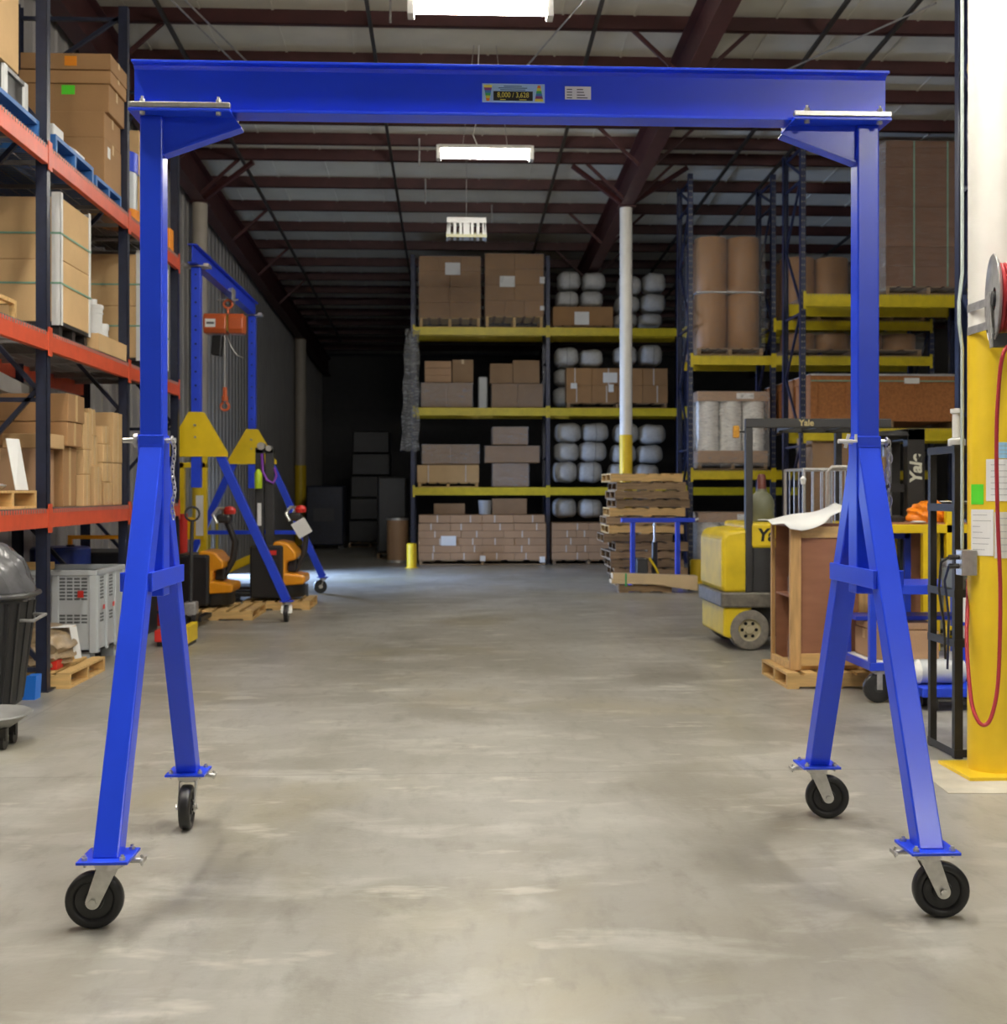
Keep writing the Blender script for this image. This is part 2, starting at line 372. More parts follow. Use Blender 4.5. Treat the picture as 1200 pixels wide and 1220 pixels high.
part('floor_pad', MB().prism([(2.55,6.0),(3.5,5.95),(3.55,6.7),(2.62,6.75)], 'z', .0005, .004), M('pale_fresh_concrete', (.58,.54,.44), .7, var=.15), bpy.data.objects['floor'])

# ---------------------------------------------------------------- strip lights
def strip_light(x, y, z, label, on=True, L=1.22, rz=0):
    t = thing('strip_light', label, 'light', (x, y, z), rz, group='ceiling strip lights')
    part('housing', MB().prism([(y-.12, z+.045), (y-.05, z+.11), (y+.05, z+.11), (y+.12, z+.045), (y+.115, z+.04), (y+.045, z+.085), (y-.045, z+.085), (y-.115, z+.04)], 'x', x-L/2, x+L/2), WHITE, t)
    for sy, dz in ((-.035, -.045), (.035, .03)):
        part('tube', MB().cyl((x-L/2+.03, y+sy, z+dz), (x+L/2-.03, y+sy, z+dz), .026, 14), GLOW if on else WPLAST, t, smooth=True)
    for sx in (-1, 1):
        part('end_cap', MB().box(x+sx*L/2-.03, x+sx*L/2+.03, y-.075, y+.075, z-.085, z+.1), WPLAST, t, bevel=.008)
    for sx in (-.4, .4):
        part('hanging_wire', MB().tube([(x+sx*L*.6, y, z+.105), (x+sx*L*.3, y, zr(y)+.02)], .004, 6), STEEL, t)
    part('cord', MB().tube([(x-.1, y, z+.11), (x-.16, y, z+.25), (x-.12, y, z+.4), (x-.08, y, zr(y)+.02)], .007, 6), WPLAST, t)
    return t
strip_light(.24, 10.4, 5.80, 'lit strip light cut by the top edge of the picture')
strip_light(.42, 15.6, 6.0, 'lit strip light hanging just below the blue gantry beam')
for x, y, l, L_, r_ in ((.3, 4.9, 'unseen strip light added over the gantry crane', 2.4, PI/2), (-2.3, 5.0, 'unseen strip light added over the left gantry upright', 2.4, PI/2),  # out of view; gantry lamps added to light the legs, turned to soften beam shadow
                (3.5, 5.0, 'unseen strip light added over the right gantry upright', 2.4, PI/2), (5.9, -4.9, 'lit strip light behind the viewer to the right', 2.4, 0),
                (6.4, 8.4, 'unseen strip light added for the right foreground', 1.22, 0)):
    strip_light(x, y, 5.95, l, True, L_, r_)
# unlit high-bay fixture
x, y = XA(555.5, 20), 20.0; z0, z1 = ZA(555, 291, y), ZA(555, 269, y)
t = thing('high_bay_light', 'unlit white high-bay fixture with open slots hanging above the back rack', 'light', (x, y, z0))
wd = .33
part('hood', MB().prism([(x-wd, z0), (x-wd+.02, z1-.04), (x-wd+.06, z1), (x+wd-.06, z1), (x+wd-.02, z1-.04), (x+wd, z0), (x+wd-.02, z0), (x+wd-.06, z1-.05), (x-wd+.06, z1-.05), (x-wd+.02, z0)], 'y', y-.6, y-.2), WPLAST, t)
for k in range(7):
    xx = x-wd+.045+k*(2*wd-.09)/6
    part('reflector_fin', MB().box(xx-.022-(.03 if k == 3 else 0), xx+.022+(.03 if k == 3 else 0), y-.6, y-.2, z0+.02, z1-.05), WPLAST, t)
    if k < 6: part('tube', MB().cyl((xx+.048, y-.58, z0+.06), (xx+.048, y-.22, z0+.06), .012, 8), M('unlit_tube', (.5,.45,.2), .4, var=0), t)
part('bottom_rail', MB().box(x-wd, x+wd, y-.62, y-.6, z0-.01, z0+.035), M('cream_rail', (.6,.58,.35), .4, var=0), t)
part('end_rail', MB().box(x-wd+.01, x+wd-.01, y-.62, y-.6, z1-.09, z1), WPLAST, t)
for sy in (-.5, -.3): part('hanging_wire', MB().tube([(x, y+sy, z1), (x, y+sy, zr(y+sy)+.02)], .005, 6), STEEL, t)

# ================================================================ MAIN GANTRY CRANE
GY, GL, GR = 4.935, -1.232, 1.738
g = thing('gantry_crane', 'large bright blue steel gantry crane on four black casters in the foreground', 'crane', (.25, GY, 0))
ZT, ZB, BL, BR, FW = 3.318, 3.106, -1.31, 1.825, .056
beam = MB()
beam.box(BL, BR, GY-.006, GY+.006, ZB+.011, ZT-.011).box(BL, BR, GY-FW, GY+FW, ZB, ZB+.011).box(BL, BR, GY-FW, GY+FW, ZT-.011, ZT)
beam.prism([(GY-.006, ZT-.011), (GY-.02, ZT-.011), (GY-.006, ZT-.026)], 'x', BL, BR).prism([(GY+.006, ZT-.011), (GY+.02, ZT-.011), (GY+.006, ZT-.026)], 'x', BL, BR)
beam.prism([(GY-.006, ZB+.011), (GY-.02, ZB+.011), (GY-.006, ZB+.026)], 'x', BL, BR)
beam = part('beam', beam, BLUE, g, bevel=.0015)
# capacity sticker and data sticker on the web
yw = GY-.0062
def AW(px, py): x, z = AT(px, py, GY); return x, z
sx0, sz1 = AW(574.5, 100); sx1, sz0 = AW(649, 123.5)
sk = part('capacity_sticker', MB().box(sx0, sx1, yw-.0012, yw, sz0, sz1), M('sticker_pale_blue', (.40, .60, .86), .4, var=.02), beam)
part('number_panel', MB().box(sx0+.047, sx0+.211, yw-.002, yw-.0012, sz0+.008, sz0+.047), M('sticker_black', (.01, .01, .01), .4, var=0), sk)
YTXT = M('sticker_yellow', (.85, .72, .10), .5, var=0)
text('capacity_figures', '8,000 / 3,628', .030, YTXT, sk, (sx0+.129, yw-.0024, sz0+.0305), (PI/2, 0, 0), sx=.84)
for xa_, xb_ in ((.075, .098), (.155, .185)): part('print_line', MB().box(sx0+xa_, sx0+xb_, yw-.0024, yw-.002, sz0+.0105, sz0+.0135), YTXT, sk)
for k, wl in enumerate((.075, .12, .105)):
    part('print_line', MB().box(sx0+.128-wl/2, sx0+.128+wl/2, yw-.0016, yw-.0012, sz1-.012-k*.0075, sz1-.009-k*.0075), M('sticker_navy_print', (.03,.06,.16), .6, var=0), sk)
RB = [(.85,.7,.1),(.25,.05,.2),(.05,.2,.45),(.05,.42,.12),(.75,.7,.05),(.8,.2,.03)]
for k in range(6):
    m = M('sticker_band_%d' % k, RB[k], .5, var=0); hh = (sz1-sz0-.012)/6; zz = sz1-.006-(k+1)*hh
    w0 = .036-.024*k/6; w1 = .036-.024*(k+1)/6
    part('colour_band', MB().add([(sx0+.024-w1/2, yw-.0016, zz), (sx0+.024+w1/2, yw-.0016, zz), (sx0+.024+w0/2, yw-.0016, zz+hh), (sx0+.024-w0/2, yw-.0016, zz+hh)], [(0,1,2,3)]), m, sk)
    m = M('sticker_band_%d' % (5-k), RB[5-k], .5, var=0)
    w0 = .012+.024*k/6; w1 = .012+.024*(k+1)/6; xc = sx1-.024
    part('colour_band', MB().add([(xc-w1/2, yw-.0016, zz), (xc+w1/2, yw-.0016, zz), (xc+w0/2, yw-.0016, zz+hh), (xc-w0/2, yw-.0016, zz+hh)], [(0,1,2,3)]), m, sk)
qx0, qz1 = AW(673, 103.5); qx1, qz0 = AW(704, 119.5)
dk = part('data_sticker', MB().box(qx0, qx1, yw-.0012, yw, qz0, qz1), M('sticker_silver_white', (.82,.81,.79), .4, var=.02), beam)
for k in range(4):
    zz = qz1-.011-k*.0115
    part('print_line', MB().box(qx0+.008, qx0+.03, yw-.0016, yw-.0012, zz-.004, zz), INK, dk)
    part('print_line', MB().box(qx0+.05, qx0+.05+(.026, .03, .034, .045)[k], yw-.0016, yw-.0012, zz-.004, zz), INK, dk)

def caster(cx, cy, zp, ang, parent):
    """swivel caster under a plate at height zp; the wheel trails towards ang"""
    d = Vector((math.cos(ang), math.sin(ang), 0)); a = Vector((-d.y, d.x, 0)); o = Vector((cx, cy, 0)); R = .1016
    ax = o+d*.048+Vector((0, 0, R))
    fk = part('caster_fork', MB().cyl((cx, cy, zp-.008), (cx, cy, zp), .058, 24).cyl((cx, cy, zp-.028), (cx, cy, zp-.008), .05, 24).cyl((cx, cy, zp-.034), (cx, cy, zp-.028), .044, 24), GALV, parent, smooth=True)
    for sd in (-1, 1):
        off = a*sd*.036; top = o+off+Vector((0, 0, zp-.03))
        n = 10; pts = [top-d*.034, top+d*.036]
        dn = (ax+off-top).normalized(); pr = a.cross(dn).normalized()
        if pr.dot(d) < 0: pr = -pr
        arc = [ax+off+(pr*math.cos(t)+dn*math.sin(t))*.025 for t in [PI*k/n for k in range(n+1)]]
        loop = [top-d*.036, top+d*.036]+arc
        th = a*.0025
        k = len(loop)
        plate = MB().add([p-th for p in loop]+[p+th for p in loop], [tuple(range(k-1, -1, -1)), tuple(range(k, 2*k))]+[(i, (i+1)%k, k+(i+1)%k, k+i) for i in range(k)])
        part('fork_arm', plate, GALV, fk)
    part('axle_bolt', MB().cyl(ax-a*.047, ax+a*.047, .008, 12).cyl(ax-a*.049, ax-a*.041, .014, 6).cyl(ax+a*.041, ax+a*.049, .014, 6), GALV, fk)
    wl = MB(); prof = [(.02, -.027), (.034, -.027), (.036, -.016), (.066, -.014), (.072, -.022), (.078, -.0255), (.092, -.0255), (.0985, -.021), (R, -.012), (R, .012), (.0985, .021), (.092, .0255), (.078, .0255), (.072, .022), (.066, .014), (.036, .016), (.034, .027), (.02, .027)]
    n = 40; vs = []
    up = Vector((0, 0, 1))
    for r, t in prof:
        for i in range(n):
            th = 2*PI*i/n; vs.append(ax+a*t+d*(r*math.cos(th))+up*(r*math.sin(th)))
    fs = [(j*n+i, j*n+(i+1)%n, ((j+1)%len(prof))*n+(i+1)%n, ((j+1)%len(prof))*n+i) for j in range(len(prof)) for i in range(n)]
    part('wheel', MB().add(vs, fs), RUBBER, fk, smooth=True)
    return fk
def chain(p0, length, parent, mat=GALV, link=.03, r=.0032, wob=.012):
    mb = MB(); z = p0[2]; k = 0
    while z > p0[2]-length:
        c = Vector((p0[0]+wob*math.sin(k*.9)*.4, p0[1]+wob*.3*math.cos(k*1.3), z)); pts = []
        for i in range(10):
            t = 2*PI*i/10; u, vv = .3*link*math.cos(t), .62*link*math.sin(t)
            pts.append(c+(Vector((u*.6, u*.8, vv)) if k % 2 else Vector((u*.8, -u*.6, vv))))
        mb.tube(pts, r, 5, closed=True); z -= link*.82; k += 1
    o = part('chain', mb, mat, parent, smooth=True); o['kind'] = 'stuff'; return o
TW, SL = .046, .0525                                             # half widths: upright tube, sleeve
ZP = .247                                                        # underside of the foot plates
for X, sg, Yn, Yf in ((GL, 1, 4.295, 5.575), (GR, -1, 4.275, 5.595)):
    up = part('upright_tube', MB().box(X-TW, X+TW, GY-TW, GY+TW, 1.2, ZB-.012), BLUE, g, bevel=.006)
    xo, xi = X-sg*.078, X+sg*.33
    xa, xb = min(xo, xi), max(xo, xi)
    part('top_plate', MB().box(xa, xb, GY-.105, GY+.105, ZB-.012, ZB), BLUE, g, bevel=.002)
    # beam clamps: bars on either side of the lower flange, bolted to the top plate
    for sy in (-1, 1):
        cl = part('clamp_bar', MB().box(xa, xb, GY+sy*.092-.012, GY+sy*.092+.012, ZB+.004, ZB+.026).box(xa+.13, xb-.13, GY+sy*.055-.018, GY+sy*.055+.018, ZB+.0115, ZB+.024), GALV, g, bevel=.003)
        for bx in (xa+.055, xb-.048):
            part('bolt', MB().cyl((bx, GY+sy*.092, ZB-.026), (bx, GY+sy*.092, ZB+.05), .006, 10).cyl((bx, GY+sy*.092, ZB+.026), (bx, GY+sy*.092, ZB+.038), .012, 6).cyl((bx, GY+sy*.092, ZB-.024), (bx, GY+sy*.092, ZB-.012), .012, 6), GALV, cl)
    # haunch between upright and top plate
    xs, xe = X+sg*TW, X+sg*.362
    part('haunch_web', MB().prism([(xs, ZB-.012), (xe-sg*.03, ZB-.012), (xe, ZB-.05), (xs, ZB-.16)], 'y', GY-.022, GY-.016), BLUE, g)
    part('haunch_web', MB().prism([(xs, ZB-.012), (xe-sg*.03, ZB-.012), (xe, ZB-.05), (xs, ZB-.16)], 'y', GY+.016, GY+.022), BLUE, g)
    part('haunch_flange', MB().prism([(xs, ZB-.16), (xe, ZB-.048), (xe, ZB-.056), (xs, ZB-.170)], 'y', GY-.034, GY+.034), BLUE, g, bevel=.0015)
    # A-frame: sleeve with two splayed legs
    ZS = 1.79
    sl = part('sleeve', MB().box(X-SL, X+SL, GY-SL, GY+SL, 1.13, ZS), BLUE, g, bevel=.005)
    for Yfoot, sy in ((Yn, -1), (Yf, 1)):
        hw = .0465; top_o = (GY+sy*SL, 1.745); bot_o = (Yfoot+sy*.045, ZP+.01)
        dy, dz = bot_o[0]-top_o[0], bot_o[1]-top_o[1]; wy = .094
        slope = dy/dz
        poly = [top_o, bot_o, (bot_o[0]-sy*wy, bot_o[1]), (GY+sy*.004, bot_o[1]+(GY+sy*.004-(bot_o[0]-sy*wy))/slope), (GY+sy*.004, 1.745)]
        part('leg', MB().prism(poly, 'x', X-hw, X+hw), BLUE, g, bevel=.006)
        part('weld_bead', MB().box(X-hw, X+hw, GY+sy*SL-.002 if sy > 0 else GY+sy*SL-.003, GY+sy*SL+.003 if sy > 0 else GY+sy*SL+.002, 1.741, 1.748), BLUE, g, bevel=.001)
        fp = part('foot_plate', MB().box(X-.09, X+.09, Yfoot-.088, Yfoot+.088, ZP, ZP+.011), BLUE, g, bevel=.002)
        for bx in (-.066, .066):
            for by in (-.064, .064):
                part('bolt', MB().cyl((X+bx, Yfoot+by, ZP-.012), (X+bx, Yfoot+by, ZP+.03), .006, 10).cyl((X+bx, Yfoot+by, ZP+.011), (X+bx, Yfoot+by, ZP+.022), .0115, 6), GALV, fp)
        # swivel lock plunger on the inner side
        part('swivel_lock', MB().cyl((X+sg*.04, Yfoot+.02, ZP-.016), (X+sg*.118, Yfoot+.02, ZP-.016), .009, 12).tube([(X+sg*.11, Yfoot+.02, ZP+.004), (X+sg*.118, Yfoot+.02, ZP-.016), (X+sg*.11, Yfoot+.02, ZP-.034)], .005, 8).bar((X+sg*.118, Yfoot-.012, ZP-.016), (X+sg*.118, Yfoot+.052, ZP-.016), .008, .012), GALV, fp, smooth=True)
    for sx in (-1, 1):
        part('cross_bar', MB().box(X+sx*.0465 if sx > 0 else X-.0465-.016, X+.0465+.016 if sx > 0 else X-.0465, GY-.275, GY+.275, 1.168, 1.242), BLUE, g, bevel=.003)
    # height pin with chain
    zp = 1.768
    pn = part('height_pin', MB().cyl((X-.125 if sg > 0 else X-.09, GY, zp), (X+.09 if sg > 0 else X+.1, GY, zp), .011, 14), GALV, g, smooth=True)
    if sg > 0: part('pin_head', MB().lathe([(0, -.008), (.03, -.008), (.03, .008), (0, .008)], (X-.07, GY, zp), 20, 'x').tube(ring((X-.06, GY, zp-.03), .022, 'x', 14), .003, 6, closed=True), STEEL, pn, smooth=True)
    else: part('wing_handle', MB().cyl((X-.13, GY-.05, zp), (X-.05, GY-.05, zp), .010, 12, .006).bar((X-.1, GY-.05, zp-.028), (X-.085, GY-.05, zp+.03), .008, .012).bar((X-.055, GY-.05, zp-.005), (X-.055, GY-.05, zp+.03), .006, .01), WPLAST, pn)
    cxp = X+.088
    part('pin_clip', MB().tube(ring((cxp-.006, GY-.03, zp), .016, 'x', 14), .004, 6, closed=True).cyl((X+.05, GY-.03, zp), (cxp+.006, GY-.03, zp), .006, 10), GALV, pn, smooth=True)
    chain((cxp, GY-.035, zp-.012), .30 if sg > 0 else .27, pn, link=.036 if sg < 0 else .026)
caster(GL, 4.295, ZP, PI+.08, g); caster(GL, 5.575, ZP, -PI/2+.06, g)
caster(GR, 4.275, ZP, -.1, g); caster(GR, 5.595, ZP, -.12, g)

# ================================================================ RACKS
def rack(label, f, us, depth, H, levels, post_mat, beam_mat, bh=.14, pw=.08, holes=False, wires=True, decks=True, loc=(0,0,0), group=None, frames=None):
    """pallet rack; f(u, v, z) maps along / into / up to the hall; us = frame positions"""
    t = thing('pallet_rack', label, 'pallet rack', loc, group=group)
    def bx(mb, u0, u1, v0, v1, z0, z1):
        a, b = f(u0, v0, z0), f(u1, v1, z1)
        return mb.box(min(a[0], b[0]), max(a[0], b[0]), min(a[1], b[1]), max(a[1], b[1]), z0, z1)
    for u in us:
        for v in (0, depth):
            v0 = v if v == 0 else v-pw
            mb = MB(); bx(mb, u-pw/2, u+pw/2, v0, v0+.004, 0, H) if v == 0 else bx(mb, u-pw/2, u+pw/2, v-.004, v, 0, H)
            bx(mb, u-pw/2, u-pw/2+.004, v0, v0+pw, 0, H); bx(mb, u+pw/2-.004, u+pw/2, v0, v0+pw, 0, H)
            po = part('upright_post', mb, post_mat, t)
            mb = MB(); bx(mb, u-pw*.8, u+pw*.8, v0-.02, v0+pw+.02, 0, .008); part('base_plate', mb, post_mat, po)
            if holes:
                mb = MB(); z = .3
                while z < H-.1:
                    for du in (-.018, .018): bx(mb, u+du-.006, u+du+.006, v0-.0012 if v == 0 else v-.0012, (v0 if v == 0 else v)+.0008, z, z+.026)
                    z += .1
                part('keyhole_slots', mb, M('painted_slot_shine', (.30, .28, .22), .6, var=.5, scale=3), po, kind='stuff')  # light shining through the slots stands as pale colour on flat tabs
        z = .25; k = 0
        while z < H-.3:
            z2 = min(z+1.05, H-.1); a, b = (pw, depth-pw) if k % 2 == 0 else (depth-pw, pw)
            part('lacing_diagonal', MB().bar(f(u, a, z), f(u, b, z2), .035, .035), post_mat, t)
            if k % 2 == 0: part('lacing_strut', MB().bar(f(u, pw, z-.08), f(u, depth-pw, z-.08), .035, .035), post_mat, t)
            z = z2; k += 1
        part('lacing_strut', MB().bar(f(u, pw, H-.12), f(u, depth-pw, H-.12), .035, .035), post_mat, t)
    for i in range(len(us)-1):
        for z in (levels[i] if isinstance(levels[0], (list, tuple)) else levels):
            for v in (0, depth):
                v0, v1 = (-.012, .038) if v == 0 else (depth-.038, depth+.012)
                mb = MB(); bx(mb, us[i]+pw/2, us[i+1]-pw/2, v0, v1, z-bh, z)
                bm_ = part('beam', mb, beam_mat, t, bevel=.004)
                for uu, s_ in ((us[i]+pw/2, -1), (us[i+1]-pw/2, 1)):
                    mb = MB(); a, b = sorted((uu, uu+s_*.044)); bx(mb, a, b, v0-.004 if v == 0 else v1-.004, v0+.002 if v == 0 else v1+.004, z-bh-.04, z+.04)
                    part('beam_connector', mb, beam_mat, bm_)
            if decks:
                mb = MB(); u = us[i]+pw/2+.03
                while u < us[i+1]-pw/2-.02:
                    bx(mb, u, u+.006, -.018, depth+.015, z+.001, z+.007); bx(mb, u, u+.006, -.018, -.0125, z-.03, z+.007); u += .052
                for v in [.05+k*(depth-.1)/7 for k in range(8)]: bx(mb, us[i]+pw/2+.02, us[i+1]-pw/2-.02, v, v+.006, z-.005, z+.001)
                for k in range(3):
                    uu = us[i]+(us[i+1]-us[i])*(k+.5)/3; bx(mb, uu-.02, uu+.02, .04, depth-.04, z-.04, z-.005)
                part('wire_deck', mb, WIRE, t, kind='stuff')
    return t
# ---------------------------------------------------------------- goods helpers
def carton(x0, x1, y0, y1, z0, z1, mat, label, tape='y', side=None, group=None, edge=False):
    o = solo('cardboard_box', MB().box(x0, x1, y0, y1, z0, z1), mat, label, 'box', group, bevel=.006)
    w_ = .026; xm, ym = (x0+x1)/2, (y0+y1)/2; e = .0015; mb = MB()
    dn = min(.09, (z1-z0)*.35)
    if tape == 'y':
        mb.box(xm-w_, xm+w_, y0-e, y1+e, z1-.003, z1+e).box(xm-w_, xm+w_, y0-e, y0+.002, z1-dn, z1).box(xm-w_, xm+w_, y1-.002, y1+e, z1-dn, z1)
    elif tape == 'x':
        mb.box(x0-e, x1+e, ym-w_, ym+w_, z1-.003, z1+e).box(x1-.002, x1+e, ym-w_, ym+w_, z1-dn, z1).box(x0-e, x0+.002, ym-w_, ym+w_, z1-dn, z1)
    elif tape == 'v':                                            # box standing on its side: the taped seam runs up the aisle face
        mb.box(x1-.002, x1+e, ym-w_, ym+w_, z0+.01, z1).box(x0+.01, x1+e, ym-w_, ym+w_, z1-.003, z1+e)
    if mb.v: part('packing_tape', mb, TAPE, o)
    if edge:
        part('taped_edge', MB().box(x1-.003, x1+e, y0, y1, z0, z0+.05), TAPE, o)
    return o
def pallet_parts(parent, x0, x1, y0, y1, z0, mat=WOOD, along='x', nb=6, h=.125, local=False, jit=0, t=.018):
    """stringers and deck boards as single pieces; along = direction of the stringers"""
    def B(a0, a1, b0, b1, c0, c1): return MB().box(a0, a1, b0, b1, c0, c1) if along == 'x' else MB().box(b0, b1, a0, a1, c0, c1)
    (a0, a1, b0, b1) = (x0, x1, y0, y1) if along == 'x' else (y0, y1, x0, x1)
    for k in range(3):
        b = b0+(b1-b0-.04)*k/2
        part('stringer', B(a0, a1, b, b+.04, z0+t, z0+h-t), mat, parent, local=local)
    bw = (a1-a0)/nb*.72
    for k in range(nb):
        a = a0+(a1-a0-bw)*k/(nb-1); j = random.uniform(-jit, jit)
        part('deck_board', B(a, a+bw, b0+j, b1+j, z0+h-t, z0+h), mat, parent, local=local)
    for k in range(3):
        a = a0+(a1-a0-bw)*k/2
        part('bottom_board', B(a, a+bw, b0, b1, z0, z0+t), mat, parent, local=local)
def pallet(x0, x1, y0, y1, z0, label, mat=WOOD, along='x', nb=6, h=.125, group=None, jit=0, rz=0, bt=.018):
    cx, cy = (x0+x1)/2, (y0+y1)/2
    t = thing('wooden_pallet', label, 'pallet', (cx, cy, z0), rz, group)
    pallet_parts(t, x0-cx, x1-cx, y0-cy, y1-cy, 0, mat, along, nb, h, local=True, jit=jit, t=bt)
    return t
def pallet_mesh(parent, x0, x1, y0, y1, z0, mat=WOODG, h=.125):
    """small far pallet under a unit load: one part"""
    mb = MB(); t = .018; n = 6; bw = (x1-x0)/n*.75
    for k in range(3):
        y = y0+(y1-y0-.05)*k/2; x = x0+(x1-x0-.06)*k/2
        mb.box(x, x+.06, y0, y1, z0+t, z0+h-t)
    for k in range(n): mb.box(x0+(x1-x0-bw)*k/(n-1), x0+(x1-x0-bw)*k/(n-1)+bw, y0, y1, z0+h-t, z0+h)
    mb.box(x0, x1, y0, y0+.09, z0, z0+t).box(x0, x1, y1-.09, y1, z0, z0+t)
    return part('pallet', mb, mat, parent)
def wrap_shell(parent, x0, x1, y0, y1, z0, z1, mat=WRAP, n=10, amp=.012, name='stretch_wrap'):
    """loosely bulging film around a load"""
    rnd = random.Random(int((x0+y0+z1)*1000)); vs = []; fs = []; m = 7; per = []
    per += [(x0+(x1-x0)*i/n, y0) for i in range(n)]+[(x1, y0+(y1-y0)*i/n) for i in range(n)]+[(x1-(x1-x0)*i/n, y1) for i in range(n)]+[(x0, y1-(y1-y0)*i/n) for i in range(n)]
    cx, cy = (x0+x1)/2, (y0+y1)/2; k = len(per)
    for j in range(m+1):
        z = z0+(z1-z0)*j/m
        for px, py in per:
            q = amp*(.4+rnd.random()); d = math.hypot(px-cx, py-cy); vs.append((px+(px-cx)/d*q, py+(py-cy)/d*q, z))
    for j in range(m):
        for i in range(k): fs.append((j*k+i, j*k+(i+1)%k, (j+1)*k+(i+1)%k, (j+1)*k+i))
    o = part(name, MB().add(vs, fs), mat, parent, smooth=True); return o

# ---------------------------------------------------------------- LEFT RACK (orange beams)
RX, RD = -3.15, 1.1
LZ1, LZ2, LZ3 = 1.42, 2.795, 4.24
rack('tall pallet rack with orange beams and dark navy posts along the left side', lambda u, v, z: (RX-v, u, z), [7.0, 9.37, 11.64, 13.75], RD, 6.25, [LZ1, LZ2, LZ3], NAVY2, ORANGE, bh=.145, pw=.085, loc=(RX-.55, 10.4, 0))
def strapped_load(name, x0, x1, y0, y1, z0, z1, label, mat, nz=2, straps=2, corner=True, skid=BLKMET, sk=.14, cat='boxed load'):
    t = thing(name, label, cat, ((x0+x1)/2, (y0+y1)/2, z0))
    if sk:
        s_ = MB()
        for k in range(3): s_.box(x0+.03, x1-.02, y0+.03+(y1-y0-.14)*k/2, y0+.11+(y1-y0-.14)*k/2, z0, z0+sk-.03)
        s_.box(x0, x1, y0, y1, z0+sk-.03, z0+sk)
        part('skid', s_, skid, t)
    zz = z0+sk; hh = (z1-zz)/nz
    for k in range(nz): part('carton', MB().box(x0, x1, y0, y1, zz+k*hh+.001, zz+(k+1)*hh-.001), mat, t, bevel=.006)
    if corner:
        for yy in (y0, y1):
            s_ = 1 if yy == y0 else -1
            part('corner_board', MB().box(x1-.07, x1+.004, min(yy-s_*.004, yy), max(yy-s_*.004, yy), zz-(.03 if sk else -.002), z1+.04).box(x1, x1+.004, min(yy-s_*.004, yy+s_*.055), max(yy-s_*.004, yy+s_*.055), zz-(.03 if sk else -.002), z1+.04), EDGEW, t)
    for k in range(straps):
        z = zz+(z1-zz)*(k+.75)/(straps+.5); mb = MB()
        mb.box(x1+.004, x1+.007, y0-.006, y1+.006, z, z+.016).box(x0, x1+.007, y0-.0075, y0-.0045, z, z+.016).box(x0, x1+.007, y1+.0045, y1+.0075, z, z+.016)
        part('strap', mb, STRAPG, t)
    return t
# top level
strapped_load('strapped_boxes', -4.15, -3.27, 7.65, 9.07, LZ3+.455, 6.05, 'strapped cardboard load at the top left corner, on a dark crate', CARD[0], nz=2, straps=1, sk=0, corner=False)
t = thing('slatted_crate', 'dark crate with white slats between blue pallet and strapped load, top left', 'crate', (-3.7, 8.3, LZ3+.18))
part('crate_body', MB().box(-4.15, -3.30, 7.6, 9.28, LZ3+.18, LZ3+.45), BLKMET, t)
for yy in (8.2, 8.5, 8.8, 9.22): part('slat', MB().box(-3.299, -3.275, yy, yy+.06, LZ3+.18, LZ3+.45), EDGEW, t)
part('rim', MB().box(-3.299, -3.279, 8.86, 9.22, LZ3+.42, LZ3+.45), STEEL, t)
BG = 'blue pallets on the top level of the orange rack'
pallet(-4.2, -3.2, 7.6, 9.31, LZ3+.008, 'long blue pallet on the top orange beam at far left', BPAL, 'x', 6, .17, BG, bt=.034)
pallet(-4.2, -3.19, 9.66, 10.66, LZ3+.008, 'blue pallet on the top orange beam just right of the first post', BPAL, 'x', 6, .18, BG, bt=.034)
pallet(-4.2, -3.19, 10.74, 11.54, LZ3+.008, 'blue pallet under the box stack with orange and green tags', BPAL, 'x', 5, .14, BG, bt=.03)
solo('foam_wedge', MB().prism([(-3.55, 4.43), (-3.25, 4.43), (-3.25, 4.5), (-3.3, 4.53), (-3.5, 4.54)], 'y', 10.35, 10.6), PAPER, 'pale cardboard pad lying on the second blue pallet', 'pad')
solo('tool_case', MB().box(-3.6, -3.22, 9.7, 9.95, 4.43, 4.53), EDGEW, 'small white carton on the second blue pallet behind the first post', 'box', bevel=.01)
zt = LZ3+.15
for k, (y0, h, x0, x1, jx) in enumerate(((11.02, .42, -4.1, -3.2, 0), (11.03, .24, -4.08, -3.205, .01), (11.06, .26, -4.02, -3.17, .0), (11.04, .12, -3.98, -3.15, 0), (11.02, .15, -3.96, -3.145, 0))):
    o = carton(x0, x1, y0, 11.57, zt, zt+h-.003, CARD[(1, 1, 1, 1, 1)[k]], ['lowest carton of the top-shelf stack on blue pallet', 'second carton from below in the top-shelf stack on blue pallet', 'middle carton with a green tag in the top-shelf stack', 'thin carton under the topmost one in the top-shelf stack', 'topmost carton with an orange tag in the top-shelf stack'][k], tape='x', group='carton stack on the top level of the orange rack')
    if k == 4: part('orange_tag', MB().box(-3.56, -3.45, y0-.004, y0, zt+.03, zt+.12), ORANL, o)
    if k == 2: part('green_tag', MB().box(-3.60, -3.48, y0-.004, y0, zt+.16, zt+.245), GREENL, o)
    if k == 0: part('paper_tag', MB().box(x1, x1+.003, 11.12, 11.2, zt+.26, zt+.36), PAPER, o)
    zt += h
t = thing('drum_stand', 'blue, white and orange bin beside the second rack post on the top level', 'bin', (-3.45, 12.3, LZ3))
part('blue_band', MB().lathe([(.17, 4.80), (.18, 4.80), (.18, 5.0), (0, 5.0)], (-3.4, 12.25, 0), 20), BLUE2, t, smooth=True)
part('white_band', MB().lathe([(.17, 4.42), (.17, 4.80)], (-3.4, 12.25, 0), 20), GREYP, t, smooth=True)
part('orange_base', MB().lathe([(.19, 4.25), (.19, 4.42), (.16, 4.42)], (-3.4, 12.25, 0), 20), ORANL, t, smooth=True)
